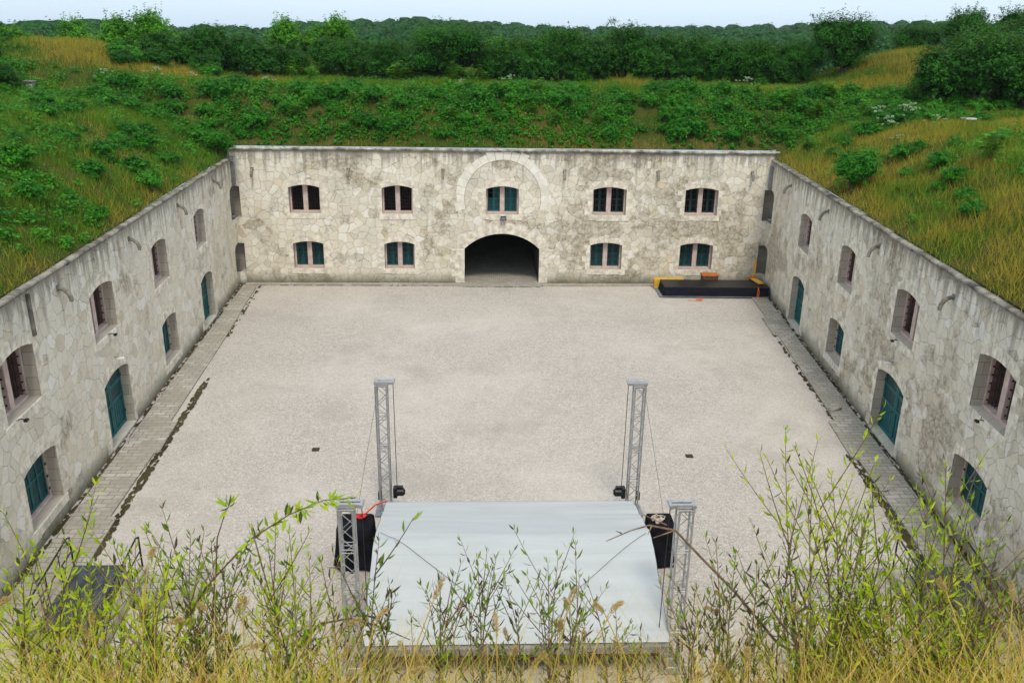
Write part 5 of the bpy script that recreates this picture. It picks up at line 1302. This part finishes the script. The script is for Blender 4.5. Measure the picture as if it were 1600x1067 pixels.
def shoot_plant(root, tips, label, seed, mat=None, bare=.0, leaf=.042, group=None, nbranch=5, dense=1.0):
    """a leafy plant: several bowed stems from one root, side twigs, alternate lance-shaped leaves"""
    g = np.random.default_rng(seed); rr = random.Random(seed); mat = mat or M_SHOOT
    t = thing('leafy_shoot', label, 'shoot', root, 0, group)
    for tip in tips:
        T = Vector(tip) - Vector(root); Lh = T.length
        side = Vector((rr.uniform(-1, 1), rr.uniform(-.4, .6), 0)) * Lh * rr.uniform(.03, .12)
        st = Vector((rr.uniform(-.05, .05), rr.uniform(-.03, .05), 0))
        def cur(q): return st * (1 - q) + T * q + side * math.sin(q * PI) + Vector((0, 0, Lh * .10 * math.sin(q * PI)))
        m = MB(); N = 12; m.tube([tuple(cur(k / N)) for k in range(N + 1)], [.0042 * (1 - .75 * k / N) for k in range(N + 1)], 5)
        seqs = [(cur, .30, 1.0, Lh)]
        for b in range(rr.randint(max(0, nbranch - 1), nbranch + 1)):
            q0 = rr.uniform(.30, .85); p0 = cur(q0); d0 = (cur(min(1, q0 + .05)) - cur(q0 - .05)).normalized()
            a = rr.uniform(0, 6.28); dv = (d0 * .8 + Vector((math.cos(a), math.sin(a) * .6, rr.uniform(.0, .5))) * .75).normalized(); bl = Lh * rr.uniform(.12, .30)
            cb = (lambda p0, dv, bl: (lambda q: p0 + dv * (bl * q) + Vector((0, 0, .12 * bl * q * q))))(p0, dv, bl)
            m.tube([tuple(cb(k / 4)) for k in range(5)], [.0022, .002, .0017, .0013, .0009], 4); seqs.append((cb, .12, 1.0, bl))
        stem = m.build('stem', M_STEM if rr.random() < .7 else M_TWIG, t)
        B = []; A = []; S = []; Ls = []
        for c, q0, q1, ln in seqs:
            n = int(ln * (q1 - q0) / (leaf * .40) * dense); ph = rr.uniform(0, 6.28)
            for k in range(n):
                if rr.random() < bare: continue
                q = q0 + (q1 - q0) * (k + rr.uniform(-.3, .3)) / max(1, n); q = min(1, max(0, q)); p = c(q); d = (c(min(1, q + .03)) - c(max(0, q - .03))).normalized()
                a = ph + k * 2.4; o = Vector((math.cos(a), math.sin(a), .15)); o = (o - d * o.dot(d)).normalized()
                ax = (d * rr.uniform(.35, .95) + o * .85 + Vector((0, 0, rr.uniform(-.25, .25)))).normalized(); s = ax.cross(d + Vector((0, 0, rr.uniform(-.4, .8)))); 
                if s.length < 1e-3: s = Vector((1, 0, 0))
                B.append(tuple(p)); A.append(tuple(ax)); S.append(tuple(s.normalized())); Ls.append(leaf * rr.uniform(.55, 1.25) * (1.0 - .35 * max(0, q - .7)))
            # terminal tuft
            for k in range(3):
                p = c(1.0); d = (c(1.0) - c(.93)).normalized(); a = rr.uniform(0, 6.28); ax = (d + Vector((math.cos(a), math.sin(a), 0)) * .5).normalized(); B.append(tuple(p)); A.append(tuple(ax)); S.append(tuple(ax.cross(Vector((math.sin(a), .3, 1))).normalized())); Ls.append(leaf * rr.uniform(.5, .9))
        if B:
            Ls = np.array(Ls); V, F = lance_leaves(np.array(B), np.array(A), np.array(S), Ls, Ls * g.uniform(.17, .27, len(Ls))); np_mesh('leaves', V, F, mat, stem)
    return t
def arch_shoot(pts, label, seed, fill):
    """one long bowed stem with leaves in pairs along its outer two thirds"""
    rr = random.Random(seed); P_ = [Vector(p) for p in pts]; t = thing('leafy_shoot', label, 'shoot', pts[0]); n = len(P_) - 1
    m = MB(); m.tube([tuple(p - P_[0]) for p in P_], [.0042 - .0032 * k / n for k in range(n + 1)], 5); stem = m.build('stem', M_STEM, t); B = []; A = []; S = []; L = []
    for k in range(int(90 * fill) + 4):
        q = (.25 + .75 * rr.random()) if fill > .5 else rr.uniform(.9, 1); f = q * n; i = min(n - 1, int(f)); p = P_[i].lerp(P_[i + 1], f - i) - P_[0]; d = (P_[i + 1] - P_[i]).normalized()
        a = rr.uniform(0, 6.28); o = Vector((math.cos(a), math.sin(a) * .5, math.sin(a))); ax = (d * .6 + o * .8).normalized(); B.append(tuple(p)); A.append(tuple(ax)); S.append(tuple(ax.cross(Vector((.2, rr.uniform(-.5, .5), 1))).normalized())); L.append(.042 * rr.uniform(.6, 1.2))
    L = np.array(L); V, F = lance_leaves(np.array(B), np.array(A), np.array(S), L, L * .28); np_mesh('leaves', V, F, M_SHOOT, stem)
#SHOOTS#
shoot_plant((-1.41, 2.253, 10.626), [(-1.67, 2.74, 11.67), (-1.46, 2.43, 11.71), (-1.59, 2.72, 11.35), (-1.4, 2.26, 11.74), (-1.37, 2.27, 11.6), (-1.31, 2.3, 11.51), (-1.21, 2.26, 11.84), (-1.42, 2.26, 11.47), (-1.46, 2.48, 11.32), (-1.5, 2.38, 11.59), (-1.63, 2.48, 11.24), (-1.46, 2.51, 11.21), (-1.7, 2.8, 11.04), (-1.33, 2.44, 11.63)], 'leafy yellow green shoots at the far left edge in front of the left wall', 500, M_SHOOT, 0.05)
shoot_plant((-1.15, 2.142, 10.773), [(-1.27, 2.29, 11.71), (-1.21, 2.36, 11.7), (-1.3, 2.6, 11.43), (-1.22, 2.26, 11.62), (-1.33, 2.74, 11.26), (-1.27, 2.32, 11.37), (-1.38, 2.74, 11.02), (-1.12, 2.35, 11.39), (-1.4, 2.77, 10.99), (-1.48, 2.61, 11.13), (-1.33, 2.48, 11.24), (-1.35, 2.49, 11.23), (-1.31, 2.57, 11.16)], 'bright leafy shoots in front of the near end of the left pavement', 501, M_SHOOT, 0.05)
shoot_plant((-0.98, 2.073, 10.864), [(-1.27, 2.72, 11.53), (-1.05, 2.42, 11.79), (-1.09, 2.62, 11.62), (-0.88, 2.17, 11.85), (-1.08, 2.39, 11.65), (-0.98, 2.26, 11.66), (-1.23, 2.59, 11.32), (-0.98, 2.2, 11.55), (-1.27, 2.77, 11.01), (-0.96, 2.17, 11.54), (-1.25, 2.62, 11.12), (-1.05, 2.16, 11.61), (-1.01, 2.32, 11.6), (-1.3, 2.68, 11.14), (-1.09, 2.25, 11.68)], 'leafy shoots in front of the dark cellar railing on the left', 502, M_SHOOT, 0.1)
shoot_plant((-0.78, 2.026, 10.926), [(-1.0, 2.66, 11.62), (-0.97, 2.77, 11.52), (-0.97, 2.49, 11.6), (-0.9, 2.66, 11.46), (-0.91, 2.47, 11.51), (-0.74, 2.36, 11.74), (-1.09, 2.72, 11.28), (-0.84, 2.37, 11.51), (-0.92, 2.32, 11.61), (-1.16, 2.78, 11.2), (-1.1, 2.57, 11.15), (-0.9, 2.6, 11.41), (-1.03, 2.77, 10.99), (-0.87, 2.59, 11.2), (-0.78, 2.31, 11.45), (-0.9, 2.24, 11.45)], 'green and brown leaved shoots in the middle of the left clump', 503, M_SHOOTD, 0.1)
shoot_plant((-0.56, 2.025, 10.927), [(-0.73, 2.64, 11.6), (-0.55, 2.22, 11.9), (-0.65, 2.17, 11.82), (-0.68, 2.59, 11.5), (-0.55, 2.45, 11.67), (-0.73, 2.5, 11.49), (-0.58, 2.4, 11.54), (-0.55, 2.6, 11.43), (-0.82, 2.64, 11.09), (-0.61, 2.29, 11.39), (-0.8, 2.67, 11.23), (-0.79, 2.43, 11.28), (-0.48, 2.16, 11.55), (-0.68, 2.53, 11.51), (-0.75, 2.72, 11.28), (-0.63, 2.75, 11.23)], 'leafy shoots at the right side of the left clump over the gravel', 504, M_SHOOT, 0.1)
shoot_plant((-0.35, 2.026, 10.926), [(-0.46, 2.35, 11.6), (-0.45, 2.62, 11.32), (-0.3, 2.29, 11.83), (-0.54, 2.47, 11.37), (-0.38, 2.23, 11.44), (-0.44, 2.39, 11.3), (-0.32, 2.62, 11.4), (-0.26, 2.24, 11.67), (-0.31, 2.37, 11.31), (-0.56, 2.73, 11.02), (-0.54, 2.32, 11.36), (-0.28, 2.23, 11.58)], 'slender shoots in front of the near left truss tower', 505, M_SHOOTD, 0.25)
shoot_plant((-0.12, 2.26, 10.617), [(-0.18, 2.6, 11.43), (-0.11, 2.17, 11.79), (-0.06, 2.58, 11.55), (-0.1, 2.66, 11.31), (-0.24, 2.62, 11.31), (-0.11, 2.47, 11.27)], 'thin dark leaved twigs over the left part of the stage roof', 506, M_SHOOTD, 0.35)
shoot_plant((0.04, 2.114, 10.81), [(-0.0, 2.46, 11.65), (0.05, 2.71, 11.43), (0.1, 2.62, 11.43), (0.07, 2.62, 11.33), (-0.03, 2.42, 11.54), (0.14, 2.47, 11.42), (0.01, 2.59, 11.19)], 'branching leafy twigs over the middle of the stage roof', 507, M_SHOOTD, 0.2)
shoot_plant((0.26, 2.085, 10.848), [(0.23, 2.43, 11.65), (0.28, 2.59, 11.57), (0.38, 2.75, 11.37), (0.38, 2.53, 11.5), (0.23, 2.68, 11.37), (0.28, 2.21, 11.63), (0.26, 2.38, 11.43)], 'bushy twig with dark leaves right of the middle of the stage roof', 508, M_SHOOTD, 0.25)
shoot_plant((0.49, 2.245, 10.637), [(0.51, 2.67, 11.28), (0.49, 2.74, 11.12), (0.59, 2.59, 11.25), (0.68, 2.68, 11.04)], 'short dark leaved twigs near the right end of the stage roof edge', 509, M_SHOOTD, 0.3)
shoot_plant((0.76, 2.137, 10.78), [(0.84, 2.62, 11.38), (0.86, 2.68, 11.56), (0.84, 2.4, 11.7), (0.8, 2.63, 11.29), (0.84, 2.41, 11.55), (0.83, 2.18, 11.81), (0.67, 2.33, 11.51), (0.87, 2.31, 11.51), (0.79, 2.63, 11.4), (0.87, 2.42, 11.31), (0.91, 2.57, 11.23), (0.73, 2.38, 11.48), (0.96, 2.51, 11.18), (0.88, 2.61, 11.09)], 'airy shoots beside the near right truss tower', 510, M_SHOOTD, 0.2)
shoot_plant((1.07, 2.074, 10.862), [(1.1, 2.78, 11.96), (0.99, 2.4, 12.08), (1.09, 2.51, 11.89), (1.24, 2.67, 11.84), (1.07, 2.33, 11.9), (1.34, 2.75, 11.72), (1.3, 2.53, 11.78), (1.3, 2.47, 11.75), (1.31, 2.55, 11.72), (0.93, 2.16, 11.7), (1.44, 2.59, 11.34), (1.11, 2.46, 11.45), (1.3, 2.48, 11.71), (0.94, 2.26, 11.66), (1.33, 2.61, 11.47)], 'tallest leafy shoots standing high against the gravel on the right', 511, M_SHOOT, 0.08)
shoot_plant((1.0, 2.061, 10.88), [(1.04, 2.4, 11.79), (1.13, 2.45, 11.7), (0.97, 2.34, 11.64), (0.94, 2.16, 11.72), (1.0, 2.51, 11.42), (1.35, 2.78, 11.38), (1.22, 2.39, 11.56), (1.29, 2.5, 11.18), (1.16, 2.4, 11.26), (1.17, 2.44, 11.29), (1.37, 2.72, 11.18), (0.92, 2.35, 11.47), (1.26, 2.57, 11.19), (1.15, 2.46, 11.44)], 'dark tipped shoots left of the tallest shoots on the right', 512, M_SHOOTD, 0.1)
shoot_plant((1.34, 2.225, 10.663), [(1.26, 2.4, 11.89), (1.32, 2.39, 11.78), (1.32, 2.36, 11.87), (1.16, 2.2, 11.8), (1.43, 2.45, 11.63), (1.26, 2.26, 11.66), (1.45, 2.44, 11.75), (1.22, 2.34, 11.56), (1.56, 2.73, 11.29), (1.69, 2.75, 11.16), (1.57, 2.44, 11.27), (1.42, 2.57, 11.36), (1.46, 2.75, 11.17), (1.37, 2.36, 11.57), (1.42, 2.21, 11.51), (1.15, 2.3, 11.7)], 'bright bushy shoots in front of the near end of the right pavement', 513, M_SHOOT, 0.05)
shoot_plant((1.51, 2.176, 10.728), [(1.56, 2.59, 11.77), (1.47, 2.39, 12.04), (1.51, 2.41, 11.91), (1.49, 2.26, 11.95), (1.82, 2.77, 11.46), (1.49, 2.38, 11.7), (1.59, 2.46, 11.21), (1.68, 2.73, 11.43), (1.46, 2.27, 11.47), (1.81, 2.77, 11.16), (1.58, 2.23, 11.55), (1.46, 2.17, 11.71), (1.68, 2.38, 11.27), (1.64, 2.38, 11.48)], 'yellow leaved shoots in front of the nearest window of the right wall', 514, M_SHOOT, 0.15)
shoot_plant((1.61, 2.113, 10.811), [(1.81, 2.65, 11.69), (1.56, 2.19, 11.87), (1.68, 2.24, 11.78), (1.88, 2.7, 11.39), (1.81, 2.43, 11.51), (2.07, 2.66, 11.31), (1.64, 2.24, 11.41), (1.77, 2.49, 11.43), (1.9, 2.7, 11.24), (1.65, 2.37, 11.53), (1.85, 2.65, 11.29), (1.86, 2.55, 11.24), (1.8, 2.41, 11.61)], 'loose shoots at the far right edge in front of the right wall', 515, M_SHOOTD, 0.25)
shoot_plant((1.3, 2.096, 10.833), [(1.66, 2.67, 11.31), (1.41, 2.16, 11.71), (1.31, 2.22, 11.6), (1.3, 2.38, 11.41), (1.1, 2.26, 11.57), (1.56, 2.25, 11.57), (1.15, 2.59, 11.25), (1.44, 2.21, 11.53), (2.04, 2.78, 10.93), (1.49, 2.57, 11.11), (1.35, 2.18, 11.44), (1.62, 2.73, 10.97), (1.58, 2.31, 11.33), (1.35, 2.46, 11.21), (1.15, 2.51, 11.22), (1.58, 2.24, 11.45)], 'leafy undergrowth at the near right below the right pavement', 516, M_SHOOT, 0.05)
m = MB(); m.tube([(1.36, 2.5, 11.03), (1.05, 2.5, 11.28), (0.89, 2.5, 11.48), (0.76, 2.5, 11.62), (0.66, 2.5, 11.73), (0.57, 2.5, 11.75), (0.51, 2.5, 11.73), (0.43, 2.5, 11.69)], [.006,.0055,.005,.0045,.004,.0032,.0025,.0015], 6)
m.tube([(0.66, 2.5, 11.73), (0.58, 2.47, 11.72)], [.003,.0012], 5)
m.tube([(0.63, 2.5, 11.75), (0.55, 2.52, 11.78)], [.003,.0012], 5)
m.tube([(0.58, 2.5, 11.75), (0.56, 2.46, 11.74)], [.003,.0012], 5)
m.tube([(0.48, 2.5, 11.72), (0.46, 2.5, 11.73)], [.003,.0012], 5)
tag(m.build('bare_branch', M_TWIG), 'long bare arching branch reaching over the right edge of the stage roof', 'branch')
m = MB(); m.tube([(-0.72, 2.45, 11.12), (-0.63, 2.45, 11.29), (-0.53, 2.45, 11.41), (-0.43, 2.45, 11.43), (-0.34, 2.45, 11.4), (-0.23, 2.45, 11.34)], [.005,.0048,.0043,.0038,.003,.0018], 6); tag(m.build('bare_branch', M_STEM), 'brown arching branch across the foot of the near left truss tower', 'branch')
arch_shoot([(-1.15, 2.4, 11.16), (-1.02, 2.4, 11.36), (-0.87, 2.4, 11.6), (-0.72, 2.4, 11.77), (-0.59, 2.4, 11.86), (-0.48, 2.4, 11.91), (-0.38, 2.4, 11.92)], 'long leafy shoot arching over to the head of the near left truss tower', 71, 1.0)
arch_shoot([(-0.97, 2.4, 11.17), (-0.88, 2.4, 11.39), (-0.84, 2.4, 11.64), (-0.82, 2.4, 11.78), (-0.79, 2.4, 11.86), (-0.77, 2.4, 11.9)], 'thin nearly bare twig rising above the left clump of shoots', 72, .12)

for o_ in list(bpy.data.objects):
    if o_.parent is None and o_.location.z < -40: bpy.data.objects.remove(o_)
# HAZE
m = MB(); m.box(-620, 640, -12, 640, -1.5, 24); hz_ = m.build('haze', [])
hm = bpy.data.materials.new('haze'); hm.use_nodes = True; ht = hm.node_tree; ht.nodes.clear()
vo_ = ht.nodes.new('ShaderNodeVolumePrincipled'); vo_.inputs['Color'].default_value = (.86, .93, 1.0, 1); vo_.inputs['Density'].default_value = .00015; vo_.inputs['Anisotropy'].default_value = .1
ho_ = ht.nodes.new('ShaderNodeOutputMaterial'); ht.links.new(vo_.outputs[0], ho_.inputs['Volume']); hz_.data.materials.append(hm); hz_['kind'] = 'stuff'
